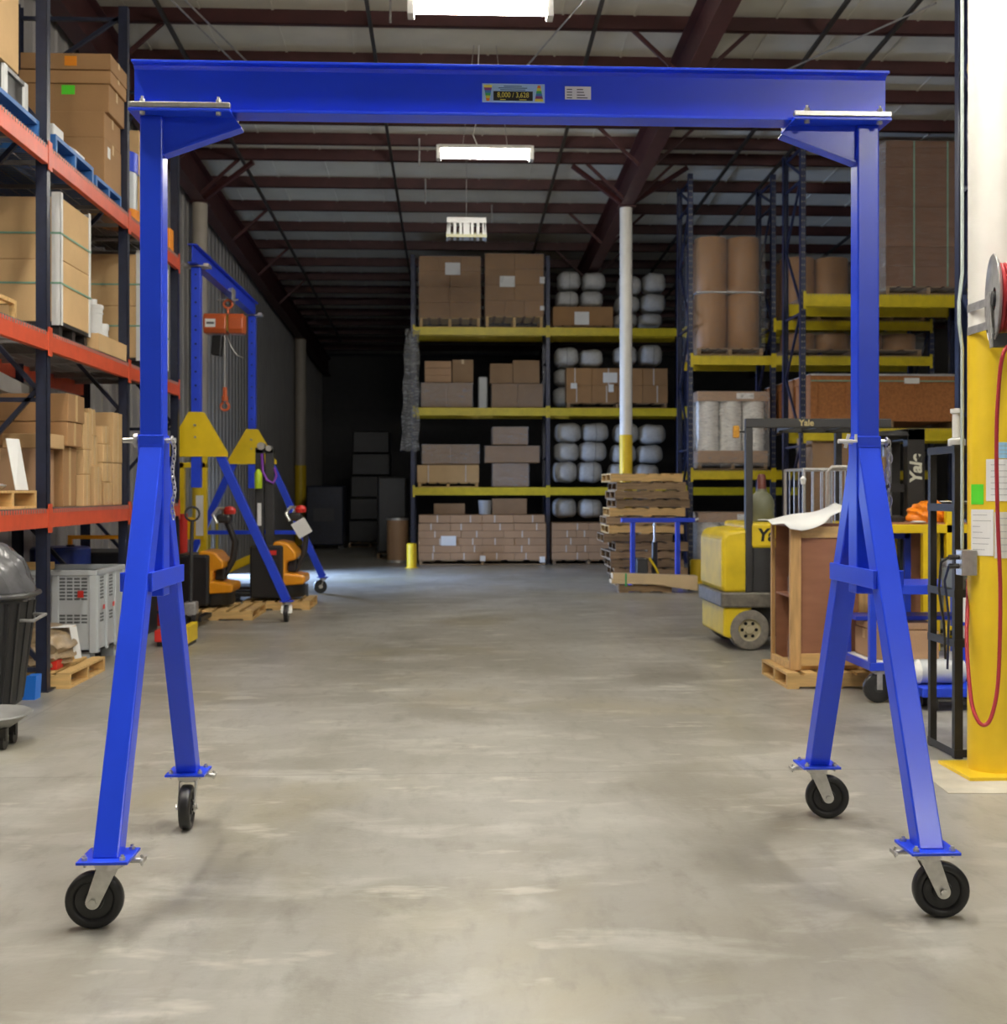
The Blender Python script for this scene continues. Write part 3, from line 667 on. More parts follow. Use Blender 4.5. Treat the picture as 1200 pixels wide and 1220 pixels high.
strapped_load('yellow_box', -3.9, -3.3, 12.6, 13.45, LZ3+.008, 5.35, 'cardboard load with yellow straps high behind the second rack post', CARD[0], nz=2, straps=1, corner=False)
solo('orange_crate', MB().box(-3.45, -3.19, 13.53, 13.69, LZ3+.008, LZ3+.3), ORANL, 'small orange crate on the top beam beside the far rack post', 'crate', bevel=.02)
# middle level
strapped_load('strapped_boxes', -4.2, -3.2, 9.80, 10.60, LZ2+.008, 3.96, 'tall strapped carton load with white corner boards on the middle shelf, near post', CARD[0], nz=2)
strapped_load('strapped_boxes', -4.2, -3.22, 12.45, 13.55, LZ2+.008, 4.02, 'tall strapped carton load on the middle shelf behind the blue upright', CARD[0], nz=2)
for k, (x, y, z, r_, hb) in enumerate(((-3.38, 11.28, LZ2+.008, .088, .25), (-3.38, 11.28, LZ2+.262, .088, .25), (-3.37, 11.47, LZ2+.008, .075, .35))):
    t = thing('plastic_bucket', ['white plastic bucket under another on the middle orange shelf', 'upper white plastic bucket stacked on the middle orange shelf', 'single white plastic bucket in front of the rack post, middle shelf'][k], 'bucket', (x, y, z), group='white buckets on the middle shelf')
    part('pail', MB().lathe([(r_*.86, z), (r_, z+hb*.9), (0, z+hb*.9)], (x, y, 0), 24), WPLAST, t, smooth=True)
    part('lid', MB().lathe([(r_*1.08, z+hb*.84), (r_*1.08, z+hb*.97), (r_, z+hb), (0, z+hb*.985)], (x, y, 0), 24), WPLAST, t, smooth=True)
    part('rib_band', MB().lathe([(r_, z+hb*.66), (r_*1.05, z+hb*.66), (r_*1.05, z+hb*.7), (r_, z+hb*.7)], (x, y, 0), 24), WPLAST, t, smooth=True)
solo('tape_roll', MB().lathe([(.02, 0), (.045, 0), (.045, .045), (.02, .045), (.02, 0)], (-3.38, 11.25, LZ2+.514), 20), WPLAST, 'white roll on top of the stacked buckets', 'roll', smooth=True)
t = thing('tray_box', 'low open cardboard tray on the middle orange beam in front of the buckets', 'box', (-3.25, 11.0, LZ2+.008))
ty0, ty1, tz = 10.66, 11.56, LZ2+.008
for nm, b in (('floor_panel', (-3.255, -3.145, ty0, ty1, tz, tz+.006)), ('front_panel', (-3.151, -3.145, ty0, ty1, tz, tz+.16)), ('rear_panel', (-3.255, -3.249, ty0, ty1, tz, tz+.16)), ('end_panel', (-3.249, -3.151, ty0, ty0+.006, tz, tz+.16)), ('end_panel', (-3.249, -3.151, ty1-.006, ty1, tz, tz+.16))):
    part(nm, MB().box(*b), CARD[0], t)
t = thing('small_wooden_frame', 'small open wooden frame with papers on the middle shelf at far left', 'frame', (-3.5, 8.85, LZ2+.008))
fz = LZ2+.008
for b in ((-3.9, -3.25, 8.9, 8.94, fz+.14, fz+.17), (-3.28, -3.24, 8.35, 8.94, fz+.14, fz+.17), (-3.28, -3.24, 8.9, 8.94, fz, fz+.14), (-3.9, -3.86, 8.9, 8.94, fz, fz+.14), (-3.28, -3.24, 8.35, 8.39, fz, fz+.14)): part('rail', MB().box(*b), WOOD, t)
part('paper_heap', MB().prism([(-3.85, fz+.175), (-3.3, fz+.175), (-3.45, fz+.22), (-3.6, fz+.2), (-3.7, fz+.235)], 'y', 8.45, 8.85), PAPER, t)
solo('dark_carton', MB().box(-3.8, -3.35, 8.45, 8.85, fz, fz+.12), CARD[4], 'small dark carton under the wooden frame on the middle shelf', 'box', bevel=.006)
t = thing('blue_drum', 'edge of a blue drum with black hoop on the middle shelf, far left', 'drum', (-3.47, 8.4, LZ2+.17))
part('drum_wall', MB().lathe([(.12, LZ2+.32), (.125, LZ2+.34), (.125, LZ2+.60), (.1, LZ2+.64), (0, LZ2+.64)], (-3.46, 8.58, 0), 24), BLUE2, t, smooth=True)
part('hoop', MB().lathe([(0, LZ2+.245), (.13, LZ2+.245), (.14, LZ2+.26), (.14, LZ2+.31), (.12, LZ2+.32)], (-3.46, 8.58, 0), 24), BLACK, t, smooth=True)
# bottom level: loose cartons; (x0, x1, y0, y1, z0, z1, shade, tape)
z = LZ1+.008
LB = [(-3.95, -3.30, 9.58, 9.95, z, 1.90, 3, 'y', 'big tan carton standing on the lower shelf left of the first post'),
      (-4.05, -3.24, 9.99, 10.34, z, 1.93, 1, 'v', 'carton carrying the two wide cartons on the lower shelf'),
      (-4.05, -3.20, 9.98, 10.36, 1.934, 2.135, 1, 'v', 'wide carton under the topmost one on the lower shelf'),
      (-4.05, -3.19, 9.97, 10.40, 2.139, 2.37, 1, 'v', 'topmost wide carton on the lower shelf near the first post'),
      (-3.60, -3.22, 9.62, 9.96, 1.904, 2.02, 0, None, 'flat carton lying on the big tan carton, lower shelf'),
      (-3.55, -3.19, 10.38, 10.56, z, 1.70, 0, 'v', 'narrow carton low beside the wide ones, lower shelf'),
      (-3.55, -3.20, 10.42, 10.62, 1.704, 1.92, 0, 'v', 'narrow carton in the middle of the first narrow stack, lower shelf'),
      (-3.60, -3.21, 10.43, 10.68, 1.924, 2.25, 0, 'v', 'tall narrow carton on the first narrow stack, lower shelf'),
      (-3.50, -3.18, 10.66, 10.86, z, 1.78, 0, 'v', 'carton with pale taped top standing at the shelf edge'),
      (-3.60, -3.23, 10.72, 10.92, 1.784, 2.06, 0, 'v', 'carton on the one with pale taped top, lower shelf'),
      (-3.60, -3.26, 10.75, 10.95, 2.064, 2.30, 0, 'v', 'highest carton in the middle of the lower shelf'),
      (-3.55, -3.19, 10.98, 11.24, z, 1.64, 0, 'v', 'lowest carton of the stack of four on the lower shelf'),
      (-3.55, -3.20, 10.98, 11.23, 1.644, 1.82, 0, 'v', 'second carton of the stack of four on the lower shelf'),
      (-3.55, -3.20, 10.99, 11.22, 1.824, 1.99, 0, 'v', 'third carton of the stack of four on the lower shelf'),
      (-3.55, -3.21, 11.00, 11.20, 1.994, 2.16, 0, 'v', 'topmost carton of the stack of four on the lower shelf'),
      (-3.65, -3.19, 11.28, 11.56, z, 1.82, 0, 'v', 'lower of two tall cartons next to the second rack post'),
      (-3.65, -3.19, 11.27, 11.57, 1.824, 2.30, 0, 'v', 'upper of two tall cartons next to the second rack post'),
      (-4.15, -3.70, 10.75, 11.5, z, 2.42, 1, 'x', 'large brown carton at the back of the lower shelf')]
for b in LB: carton(*b[:6], CARD[b[6]], b[8], b[7], group='loose cartons on the lower shelf of the orange rack')
solo('white_foam_sheet', MB().prism([(10.45, 2.48), (11.5, 2.44), (11.5, 2.56), (10.45, 2.66)], 'x', -4.12, -4.05), EDGEW, 'white board leaning behind the cartons under the middle beam', 'board')
pallet(-4.1, -3.21, 8.3, 9.28, LZ1+.008, 'small pine pallet with plastic and papers on the lower shelf', WOOD, 'x', 5, .135)
t = thing('film_heap', 'crumpled clear and white film on the small pine pallet', 'plastic film', (-3.5, 8.9, LZ1+.145))
random.seed(3)
for k, (cx, cy, r_, mt) in enumerate(((-3.62, 8.95, .14, WRAPH), (-3.58, 8.72, .15, GREENISH), (-3.52, 9.08, .10, PAPER))):
    bm = bmesh.new(); bmesh.ops.create_icosphere(bm, subdivisions=3, radius=r_)
    for v in bm.verts:
        q = 1+.25*math.sin(v.co.x*40+k)*math.cos(v.co.y*33)+.2*math.sin(v.co.z*50)
        v.co = Vector((v.co.x*1.3*q, v.co.y*1.1*q, max(-.02, v.co.z*.5*q)))
    mb = MB(); mb.v = [tuple(v.co+Vector((cx, cy, LZ1+.165))) for v in bm.verts]; mb.f = [tuple(v.index for v in f.verts) for f in bm.faces]; bm.free()
    part('film_fold', mb, mt, t, smooth=True)
solo('paper_sheet', MB().add([(-3.24, 8.93, 1.567), (-3.22, 9.13, 1.567), (-3.26, 9.05, 1.95), (-3.30, 8.9, 1.95), (-3.246, 8.93, 1.567), (-3.226, 9.13, 1.567), (-3.266, 9.05, 1.95), (-3.306, 8.9, 1.95)], [(0,1,2,3),(7,6,5,4),(0,1,5,4),(1,2,6,5),(2,3,7,6),(3,0,4,7)]), PAPER, 'white sheet standing on the pine pallet at the left edge', 'paper')
# floor level under the left rack
t = thing('grey_pallet_box', 'light grey slatted plastic pallet box on the floor under the orange rack', 'bin', (-3.6, 11.0, 0))
bx0, bx1, by0, by1, bz0, bz1 = -4.2, -3.16, 10.62, 11.5, .13, .86
part('shell', MB().box(bx0, bx1, by0, by0+.03, bz0, bz1).box(bx0, bx1, by1-.03, by1, bz0, bz1).box(bx0, bx0+.03, by0, by1, bz0, bz1).box(bx1-.03, bx1, by0, by1, bz0, bz1).box(bx0, bx1, by0, by1, bz0, bz0+.03), GREYP, t, bevel=.006)
part('rim', MB().box(bx0-.015, bx1+.015, by0-.015, by0+.035, bz1-.05, bz1).box(bx1-.035, bx1+.015, by0, by1+.015, bz1-.05, bz1).box(bx0-.015, bx0+.035, by0, by1, bz1-.05, bz1).box(bx0, bx1, by1-.035, by1+.015, bz1-.05, bz1), GREYP, t, bevel=.008)
for x in (bx0, bx0+.32, bx0+.66, bx1-.05): part('corner_rib', MB().box(x, x+.06, by0-.02, by0, bz0, bz1-.05), GREYP, t, bevel=.004)
for y in (by0, by0+.28, by0+.56, by1-.06): part('corner_rib', MB().box(bx1, bx1+.02, y, y+.06, bz0, bz1-.05), GREYP, t, bevel=.004)
slot = M('grey_slot_shadow', (.10, .105, .11), .8, var=0)  # vents are flat patches, their inner shadow put into this grey
for zz, nn in ((.775, 7), (.45, 3)):
    for j in range(nn):
        for g0, g1 in ((bx0+.385, bx0+.655), (bx0+.725, bx0+.98)):
            for q in range(4):
                x = g0+(g1-g0)*q/4; part('vent_slot', MB().box(x, x+.05, by0-.002, by0+.001, zz-j*.03, zz-j*.03+.017), slot, t)
        for y in (by0+.08, by0+.36):
            for q in range(3): part('vent_slot', MB().box(bx1-.001, bx1+.002, y+q*.055, y+q*.055+.04, zz-j*.03, zz-j*.03+.017), slot, t)
part('red_latch', MB().box(bx1-.15, bx1-.10, by0-.024, by0-.02, .62, .68), RED, t)
for y in (by0+.15, by0+.45): part('red_latch', MB().box(bx1+.02, bx1+.024, y, y+.05, .5, .54), RED, t)
for x in (bx0+.05, bx0+.47, bx1-.17):
    for y in (by0+.02, by1-.14): part('foot', MB().box(x, x+.12, y, y+.12, 0, bz0), GREYP, t)
solo('wood_plank', MB().box(-4.1, -3.55, 10.6, 10.72, .865, .93), WOOD, 'pine board lying across the grey pallet box', 'plank')
pallet(-3.75, -3.02, 9.47, 10.42, 0.0, 'pine pallet on the floor at the foot of the orange rack', WOOD, 'x', 5, .125)
t = thing('wrapped_machine_part', 'film-wrapped parts bundle with a white tag on the floor pallet', 'bundle', (-3.4, 9.9, .127))
bm = bmesh.new(); bmesh.ops.create_icosphere(bm, subdivisions=4, radius=1)
for v in bm.verts:
    q = 1+.12*math.sin(v.co.x*9)*math.cos(v.co.y*7)+.07*math.sin(v.co.z*15+v.co.x*12)
    v.co = Vector((-3.40+v.co.x*.29*q, 9.84+v.co.y*.34*q, .127+max(0, .15+v.co.z*.18*q+.07*v.co.y)))
mb = MB(); mb.v = [tuple(v.co) for v in bm.verts]; mb.f = [tuple(v.index for v in f.verts) for f in bm.faces]; bm.free()
part('wrapped_bundle', mb, M('brown_wrapped_bundle', (.30,.22,.13), .3, var=.5, scale=9, bump=.8, bscale=12), t, smooth=True)
part('white_tag', MB().bar((-3.3, 9.93, .44), (-3.14, 9.93, .445), .17, .006).bar((-3.14, 9.93, .44), (-3.09, 9.91, .18), .17, .006, up=(1,0,0)), PAPER, t)
part('red_strap', MB().box(-3.22, -3.17, 9.62, 9.78, .129, .2), RED, t)
part('wood_end', MB().box(-3.32, -3.22, 10.1, 10.26, .128, .42), WOOD, t)
t = thing('blue_barrel', 'dark blue barrel standing behind the grey pallet box', 'barrel', (-3.95, 12.1, 0))
part('barrel_body', MB().lathe([(.27, 0), (.29, .05), (.29, .3), (.30, .32), (.29, .34), (.29, .62), (.30, .64), (.29, .66), (.29, .98), (.27, 1.0), (0, 1.0)], (-3.95, 12.1, 0), 28), BARREL, t, smooth=True)
part('bung', MB().cyl((-3.85, 12.1, 1.0), (-3.85, 12.1, 1.02), .04, 12), BLACK, t)
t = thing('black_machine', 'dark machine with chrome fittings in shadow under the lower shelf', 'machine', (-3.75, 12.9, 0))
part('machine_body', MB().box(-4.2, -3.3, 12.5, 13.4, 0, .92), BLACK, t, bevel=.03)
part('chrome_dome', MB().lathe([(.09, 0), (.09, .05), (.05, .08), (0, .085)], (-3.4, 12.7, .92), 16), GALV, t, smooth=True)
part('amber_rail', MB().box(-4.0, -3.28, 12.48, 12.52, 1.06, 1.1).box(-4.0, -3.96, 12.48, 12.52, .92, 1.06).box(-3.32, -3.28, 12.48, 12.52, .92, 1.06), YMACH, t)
# waste bin, dolly, blue wedge
bx, by = -3.245, 8.3
t = thing('waste_bin', 'black wheeled waste bin with a grey liner bulging over its rim', 'bin', (bx, by, .06))
mb = MB(); n = 32; prof = []
def rr(w_, d_, z):
    out = []
    for i in range(n):
        a = 2*PI*i/n; ca, sa = math.cos(a), math.sin(a)
        out.append((bx+w_*math.copysign(abs(ca)**.6, ca), by+d_*math.copysign(abs(sa)**.6, sa), z))
    return out
rings = [rr(.19, .19, .06), rr(.24, .24, .10), rr(.32, .31, .82), rr(.34, .33, .83), rr(.34, .33, .87), rr(.3, .29, .87)]
mb.add([p for r_ in rings for p in r_], [(j*n+i, j*n+(i+1)%n, (j+1)*n+(i+1)%n, (j+1)*n+i) for j in range(5) for i in range(n)]+[tuple(range(n-1, -1, -1))])
part('tub', mb, BLACK, t, smooth=True)
for a in (-1.9, -1.57, -1.2, -.7, -.3, 0, .3):
    ca, sa = math.cos(a), math.sin(a); q = lambda w_, z: (bx+w_*math.copysign(abs(ca)**.6, ca), by+w_*math.copysign(abs(sa)**.6, sa), z)
    part('side_rib', MB().bar(q(.235, .12), q(.315, .8), .035, .02), BLACK, t)
part('rim_band', MB().tube(rr(.345, .335, .85), .018, 8, closed=True), M('grey_rim', (.06,.06,.06), .35, var=.1), t, smooth=True)
part('handle', MB().tube([(bx+.30, by-.12, .68), (bx+.40, by-.14, .68), (bx+.40, by+.1, .70), (bx+.31, by+.12, .7)], .012, 8), STEEL, t, smooth=True)
bm = bmesh.new(); bmesh.ops.create_icosphere(bm, subdivisions=4, radius=1)
for v in bm.verts:
    q = 1+.05*math.sin(v.co.x*8)*math.cos(v.co.z*9)+.04*math.sin(v.co.y*17+v.co.z*5)
    v.co = Vector((bx+v.co.x*.335*q, by+v.co.y*.325*q, .86+max(-.06, v.co.z*.37*q)))
mb = MB(); mb.v = [tuple(v.co) for v in bm.verts]; mb.f = [tuple(v.index for v in f.verts) for f in bm.faces]; bm.free()
part('bin_liner', mb, BINBAG, t, smooth=True)
for sx in (-.14, .14):
    for sy in (-.14, .14): part('caster', MB().cyl((bx+sx-.012, by+sy, .03), (bx+sx+.012, by+sy, .03), .03, 14).box(bx+sx-.02, bx+sx+.02, by+sy-.02, by+sy+.02, .045, .065), BLACK, t)
solo('blue_wedge', MB().prism([(-3.22, 0), (-3.12, 0), (-3.11, .18), (-3.18, .18), (-3.22, .06)], 'y', 8.98, 9.1), M('light_blue_plastic', (.02,.20,.80), .4, var=.03), 'bright blue plastic block behind the waste bin', 'block')
solo('blue_tray', MB().box(-3.12, -2.98, 7.95, 8.1, 0, .02), M('light_blue_plastic', (.02,.20,.80), .4), 'flat blue plastic edge on the floor under the waste bin', 'tray', bevel=.006)
dx, dy = -2.87, 7.35
t = thing('round_dolly', 'round grey bin dolly on small black casters at the left edge', 'dolly', (dx, dy, 0))
part('dish', MB().lathe([(0, .12), (.17, .12), (.23, .16), (.275, .19), (.29, .2), (.285, .208), (.265, .2), (.22, .17), (.165, .135), (0, .135)], (dx, dy, 0), 36), M('dolly_grey', (.27,.27,.26), .4, var=.1), t, smooth=True)
for a in (-.5, -1.35, .6, 2.0, 3.6):
    cx, cy = dx+.18*math.cos(a), dy+.18*math.sin(a)
    part('caster', MB().cyl((cx-.013, cy, .04), (cx+.013, cy, .04), .04, 16).box(cx-.022, cx+.022, cy-.018, cy+.018, .055, .13), BLKMET, t)

# ================================================================ SECOND GANTRY WITH HOIST
HX, HN, HF = -3.06, 14.28, 18.2
h = thing('gantry_crane', 'blue gantry crane with yellow gusset plates standing by the left wall', 'crane', (HX, (HN+HF)/2, 0))
part('beam', MB().box(HX-.005, HX+.005, HN-.25, HF+.25, 4.25, 4.45).box(HX-.055, HX+.055, HN-.25, HF+.25, 4.24, 4.25).box(HX-.055, HX+.055, HN-.25, HF+.25, 4.45, 4.46), BLUE2, h)
for y in (HN, HF):
    po = part('post', MB().box(HX-.055, HX+.055, y-.055, y+.055, 1.6, 4.225), BLUE2, h, bevel=.005)
    z = 2.65
    while z < 4.15:
        part('adjusting_hole', MB().cyl((HX, y-.057, z), (HX, y-.054, z), .012, 10), DARK, po); z += .165
    part('cap_plate', MB().box(HX-.16, HX+.16, y-.1, y+.1, 4.225, 4.24), STEEL, h)
    for sx in (-.13, .13): part('clamp', MB().box(HX+sx-.03, HX+sx+.03, y-.1, y+.1, 4.24, 4.262), GALV, h)
    for sy in (-.066, .066):
        part('gusset_plate', MB().prism([(HX-.08, 2.5), (HX+.08, 2.5), (HX+.36, 2.02), (HX+.36, 1.97), (HX-.36, 1.97), (HX-.36, 2.02)], 'y', y+sy-.004, y+sy+.004), YGUS, h)
    part('pin', MB().cyl((HX, y-.12, 2.34), (HX, y+.1, 2.34), .014, 10), STEEL, h)
    part('lower_pin', MB().cyl((HX, y-.09, 2.2), (HX, y+.09, 2.2), .012, 10), STEEL, h)
    for sg in (-1, 1):
        p0, p1 = (HX+sg*.25, 2.05), (HX+sg*1.07, .245)
        part('leg', MB().bar((p0[0], y, p0[1]), (p1[0], y, p1[1]), .1, .1, up=(0, 1, 0)), BLUE2, h, bevel=.004)
        part('foot_plate', MB().box(p1[0]-.08, p1[0]+.08, y-.08, y+.08, .237, .247), BLUE2, h)
        cx = p1[0]; R = .1016; a = PI/2 if y == HN else .35
        d = Vector((math.cos(a), math.sin(a), 0)); e_ = Vector((-d.y, d.x, 0)); ax = Vector((cx, y, R))-d*.04
        ck = part('caster_fork', MB().cyl((cx, y, .2), (cx, y, .237), .05, 16).bar(Vector((cx, y, .2))+e_*.035, ax+e_*.035, .006, .06, up=e_).bar(Vector((cx, y, .2))-e_*.035, ax-e_*.035, .006, .06, up=e_), GALV, h)
        part('wheel', MB().cyl(ax-e_*.025, ax+e_*.025, R, 24), RUBBER, ck, bevel=.008, smooth=True)
        part('wheel_hub', MB().cyl(ax-e_*.045, ax+e_*.045, .03, 12), GALV, ck)
    if y == HF: part('spreader', MB().bar((HX-.78, y, .93), (HX+.78, y, .93), .06, .06), BLUE2, h)
t = thing('beam_trolley', 'steel push trolley clipped on the far gantry beam above the orange hoist', 'trolley', (HX, 16.2, 4.1))
ty = 16.25
for sx in (-.075, .075):
    part('side_plate', MB().box(HX+sx-.005, HX+sx+.005, ty-.12, ty+.12, 4.14, 4.31), STEEL, t)
    for sy in (-.06, .06): part('trolley_wheel', MB().cyl((HX+math.copysign(.02, sx), ty+sy, 4.28), (HX+sx*.93, ty+sy, 4.28), .028, 14), GALV, t)
part('tie_bolt', MB().cyl((HX-.14, ty, 4.16), (HX+.14, ty, 4.16), .012, 10), GALV, t)
part('eye_ring', MB().tube(ring((HX, ty, 4.12), .035, 'y', 14), .008, 6, closed=True), BLKMET, t)
hx, hy, hz = XA(268, 16.25), 16.25, ZA(268, 386, 16.25)
t = thing('electric_hoist', 'orange electric chain hoist hanging from the far blue gantry beam', 'hoist', (hx, hy, hz-.8))
part('hook_ring', MB().tube(ring((HX, hy, hz+.27), .055, 'y', 18), .018, 8, closed=True).cyl((HX, hy, hz+.14), (HX, hy, hz+.23), .02, 10), HOIST, t, smooth=True)
for a, b, nm in ((-.27, .04, 'motor_housing'), (.065, .27, 'gear_housing')):
    pr = [(hy-.14, hz-.08), (hy-.1, hz-.14), (hy+.1, hz-.14), (hy+.14, hz-.08), (hy+.14, hz+.08), (hy+.1, hz+.13), (hy-.1, hz+.13), (hy-.14, hz+.08)]
    part(nm, MB().prism(pr, 'x', hx+a, hx+b), HOIST, t, bevel=.02, seg=3)
pr = [(hy-.12, hz-.11), (hy+.12, hz-.11), (hy+.12, hz+.11), (hy-.12, hz+.11)]
part('brass_band', MB().prism(pr, 'x', hx+.04, hx+.065), M('brass_tone', (.55,.35,.08), .3, .8, var=.1), t)
part('name_plate', MB().add([(hx-.24, hy-.142, hz-.06), (hx-.1, hy-.142, hz-.06), (hx-.1, hy-.142, hz+.05), (hx-.24, hy-.142, hz+.05)], [(0,1,2,3)]), PAPER, t)
part('name_print', MB().box(hx-.22, hx-.12, hy-.144, hy-.1425, hz-.02, hz+.01), INK, t)
part('chain_bag', MB().prism([(hx-.16, hz-.16), (hx-.02, hz-.16), (hx-.04, hz-.45), (hx-.18, hz-.42)], 'y', hy-.08, hy+.08), BLACK, t, bevel=.02)
part('load_chain', MB().cyl((hx, hy, hz-.14), (hx, hy, hz-.86), .008, 8), STEEL, t)
part('control_cord', MB().tube([(hx+.02, hy, hz-.14), (hx+.08, hy, hz-.3), (hx+.16, hy, hz-.42), (hx+.25, hy, hz-.46)], .008, 6), STEEL, t)
part('hook_block', MB().cyl((hx, hy, hz-.86), (hx, hy, hz-.98), .03, 12).cyl((hx, hy, hz-.98), (hx, hy, hz-1.05), .045, 12), HOIST, t)
part('hook', MB().tube(ring((hx, hy, hz-1.12), .055, 'y', 18, PI*.6, PI*2.4), .018, 8), HOIST, t, smooth=True)

# ---------------------------------------------------------------- walkie stackers on pallets
def walkie(x, y, z, rz, label, mast=False, tagp=False, sc=1):
    t = thing('pallet_truck', label, 'pallet truck', (x, y, z), rz)
    k = dict(local=True); e = -.14
    part('chassis', MB().box(-.33, .10, -.34, .34, .03, .66*sc), BLACK, t, bevel=.03, **k)
    part('drive_housing', MB().lathe([(.22, .03), (.24, .06), (.24, .2), (0, .2)], (.12, 0, 0), 24), BLACK, t, smooth=True, **k)
    part('side_cover', MB().prism([(.02, .17*sc), (.36, .19*sc), (.385, .23*sc), (.38, .30*sc), (.13, .33*sc), (.14, .46*sc), (.27, .49*sc), (.27, .57*sc), (.16, .69*sc), (.02, .71*sc), (-.04, .69*sc), (-.02, .4*sc)], 'y', -.29, .27), YMACH, t, bevel=.03, seg=3, **k)
    part('column_block', MB().box(.13, .25, -.12, .12, .33*sc, .50*sc), BLACK, t, bevel=.02, **k)
    part('tiller_arm', MB().tube([(.22, 0, .38), (.33, 0, .58), (.36, 0, .80), (.29, 0, .98), (.25, 0, 1.06)], .04, 10), BLKMET, t, smooth=True, **k)
    part('tiller_head', MB().box(.14, .31, -.11, .11, 1.04, 1.15), BLKMET, t, bevel=.03, **k)
    part('grip', MB().tube([(.17, -.18, 1.04), (.12, -.19, 1.14), (.17, -.12, 1.22), (.21, .1, 1.22), (.17, .19, 1.14), (.19, .18, 1.06)], .022, 8), GALV, t, smooth=True, **k)
    part('red_button', MB().lathe([(.07, 0), (.08, .05), (.055, .09), (0, .1)], (.29, 0, 1.15), 16), RED, t, smooth=True, **k)
    for sy in (-.2, .2): part('fork', MB().box(-1.1, -.3, sy-.08, sy+.08, .05, .10), BLACK, t, bevel=.01, **k)
    for sy in (-.15, .15): part('drive_wheel', MB().cyl((.12, sy-.035, .09), (.12, sy+.035, .09), .09, 18), RUBBER, t, **k)
    if mast:
        for xx in (-.28, -.15): part('mast_channel', MB().box(xx, xx+.11, -.20, -.1, .60, 2.0), CHAR, t, bevel=.01, **k)
        part('mast_top', MB().box(-.28, -.04, -.2, -.1, 1.94, 2.01), CHAR, t, **k)
        part('mast_pulley', MB().cyl((-.2, -.25, 2.03), (-.2, -.08, 2.03), .05, 14).cyl((-.1, -.25, 2.0), (-.1, -.08, 2.0), .04, 14), GALV, t, **k)
        part('purple_sling', MB().tube([(-.19, -.22, 1.93), (-.18, -.23, 1.7), (-.12, -.23, 1.58), (-.04, -.22, 1.54), (.0, -.21, 1.64), (-.03, -.2, 1.74)], .018, 6), PURPLE, t, smooth=True, **k)
        part('lime_bottle', MB().lathe([(.045, 0), (.05, .02), (.05, .2), (.02, .25), (0, .26)], (-.23, -.26, 1.47), 12), M('lime_plastic', (.5,.7,.02), .4), t, smooth=True, **k)
        part('data_strip', MB().box(-.25, -.20, -.204, -.201, .98, 1.28), PAPER, t, **k)
        part('battery_sticker', MB().box(-.12, .02, -.344, -.341, .60, .66), RED, t, **k)
    if tagp:
        c_ = Vector((.33, -.2, .95)); u = Vector((.86, 0, .5))*.1; v = Vector((-.5, 0, .86))*.11; n_ = Vector((0, .004, 0))
        q = [c_-u-v, c_+u-v, c_+u+v, c_-u+v]
        part('paper_tag', MB().add(q+[p+n_ for p in q], [(0,1,2,3),(7,6,5,4),(0,4,5,1),(1,5,6,2),(2,6,7,3),(3,7,4,0)]), PAPER, t, **k)
    return t
walkie(-3.08, 14.93, .122, 0, 'amber and black pallet truck on a pallet, tiller up, left of the blue leg')
walkie(-2.33, 15.95, .122, 0, 'amber and black stacker with tall black mast and a white paper on its tiller', True, True, 1.1)
pallet(-3.35, -2.42, 14.4, 15.45, 0, 'pine pallet under the nearer amber pallet truck', WOOD, 'x', 6, .12)
pallet(-2.75, -1.88, 15.62, 16.5, 0, 'pine pallet under the amber stacker with the mast', WOOD, 'x', 6, .12)
t = thing('lift_frame', 'low black lift frame with yellow arm between the two amber trucks', 'lift', (-2.62, 17.0, 0))
part('frame', MB().box(-3.2, -2.1, 16.75, 17.3, .1, .22).box(-2.75, -2.65, 16.8, 16.9, .2, .75).box(-2.3, -2.2, 16.8, 16.9, .2, .55), BLKMET, t, bevel=.01)
part('yellow_arm', MB().bar((-3.2, 16.95, .45), (-2.45, 16.95, .78), .1, .12), YGUS, t, bevel=.01)
part('foot', MB().box(-3.2, -3.08, 16.75, 17.3, 0, .1).box(-2.22, -2.1, 16.75, 17.3, 0, .1), BLKMET, t)
# manual stacker left of them
sx, sy = XA(229, 16.4), 16.4
t = thing('hand_stacker', 'yellow hand stacker mast behind the nearer amber pallet truck', 'stacker', (sx, sy, 0))
for dx_ in (-.19, .11): part('mast_channel', MB().box(sx+dx_, sx+dx_+.08, sy, sy+.1, .08, 1.95), YGUS, t, bevel=.006)
part('mast_top', MB().box(sx-.19, sx+.19, sy, sy+.1, 1.88, 1.95), YGUS, t)
part('lift_carriage', MB().box(sx-.17, sx+.17, sy-.04, sy, .9, 1.2), YGUS, t)
part('warning_sheet', MB().box(sx+.06, sx+.16, sy-.045, sy-.041, .95, 1.5), PAPER, t)
part('red_pump', MB().cyl((sx-.1, sy-.1, .3), (sx-.1, sy-.1, 1.25), .06, 14), RED, t, smooth=True)
for dx_ in (-.19, .09):
    part('straddle_leg', MB().box(sx+dx_, sx+dx_+.1, sy-.75, sy+.1, .06, .16), RED, t, bevel=.01)
    part('yellow_toe', MB().box(sx+dx_, sx+dx_+.1, sy-.85, sy-.75, .02, .19), YGUS, t, bevel=.01)
    part('roller', MB().cyl((sx+dx_+.02, sy-.7, .04), (sx+dx_+.08, sy-.7, .04), .04, 14).cyl((sx+dx_+.02, sy+.05, .05), (sx+dx_+.08, sy+.05, .05), .05, 14), RUBBER, t)
kx, ky = -2.98, 11.95
t = thing('machine_skate', 'low red and yellow machine skate on the floor between the left gantry legs', 'skate', (kx, ky, 0))
part('red_body', MB().box(kx, kx+.24, ky, ky+.4, .05, .17), RED, t, bevel=.012)
part('yellow_end', MB().box(kx+.27, kx+.34, ky-.03, ky+.43, .03, .21), YGUS, t, bevel=.012)
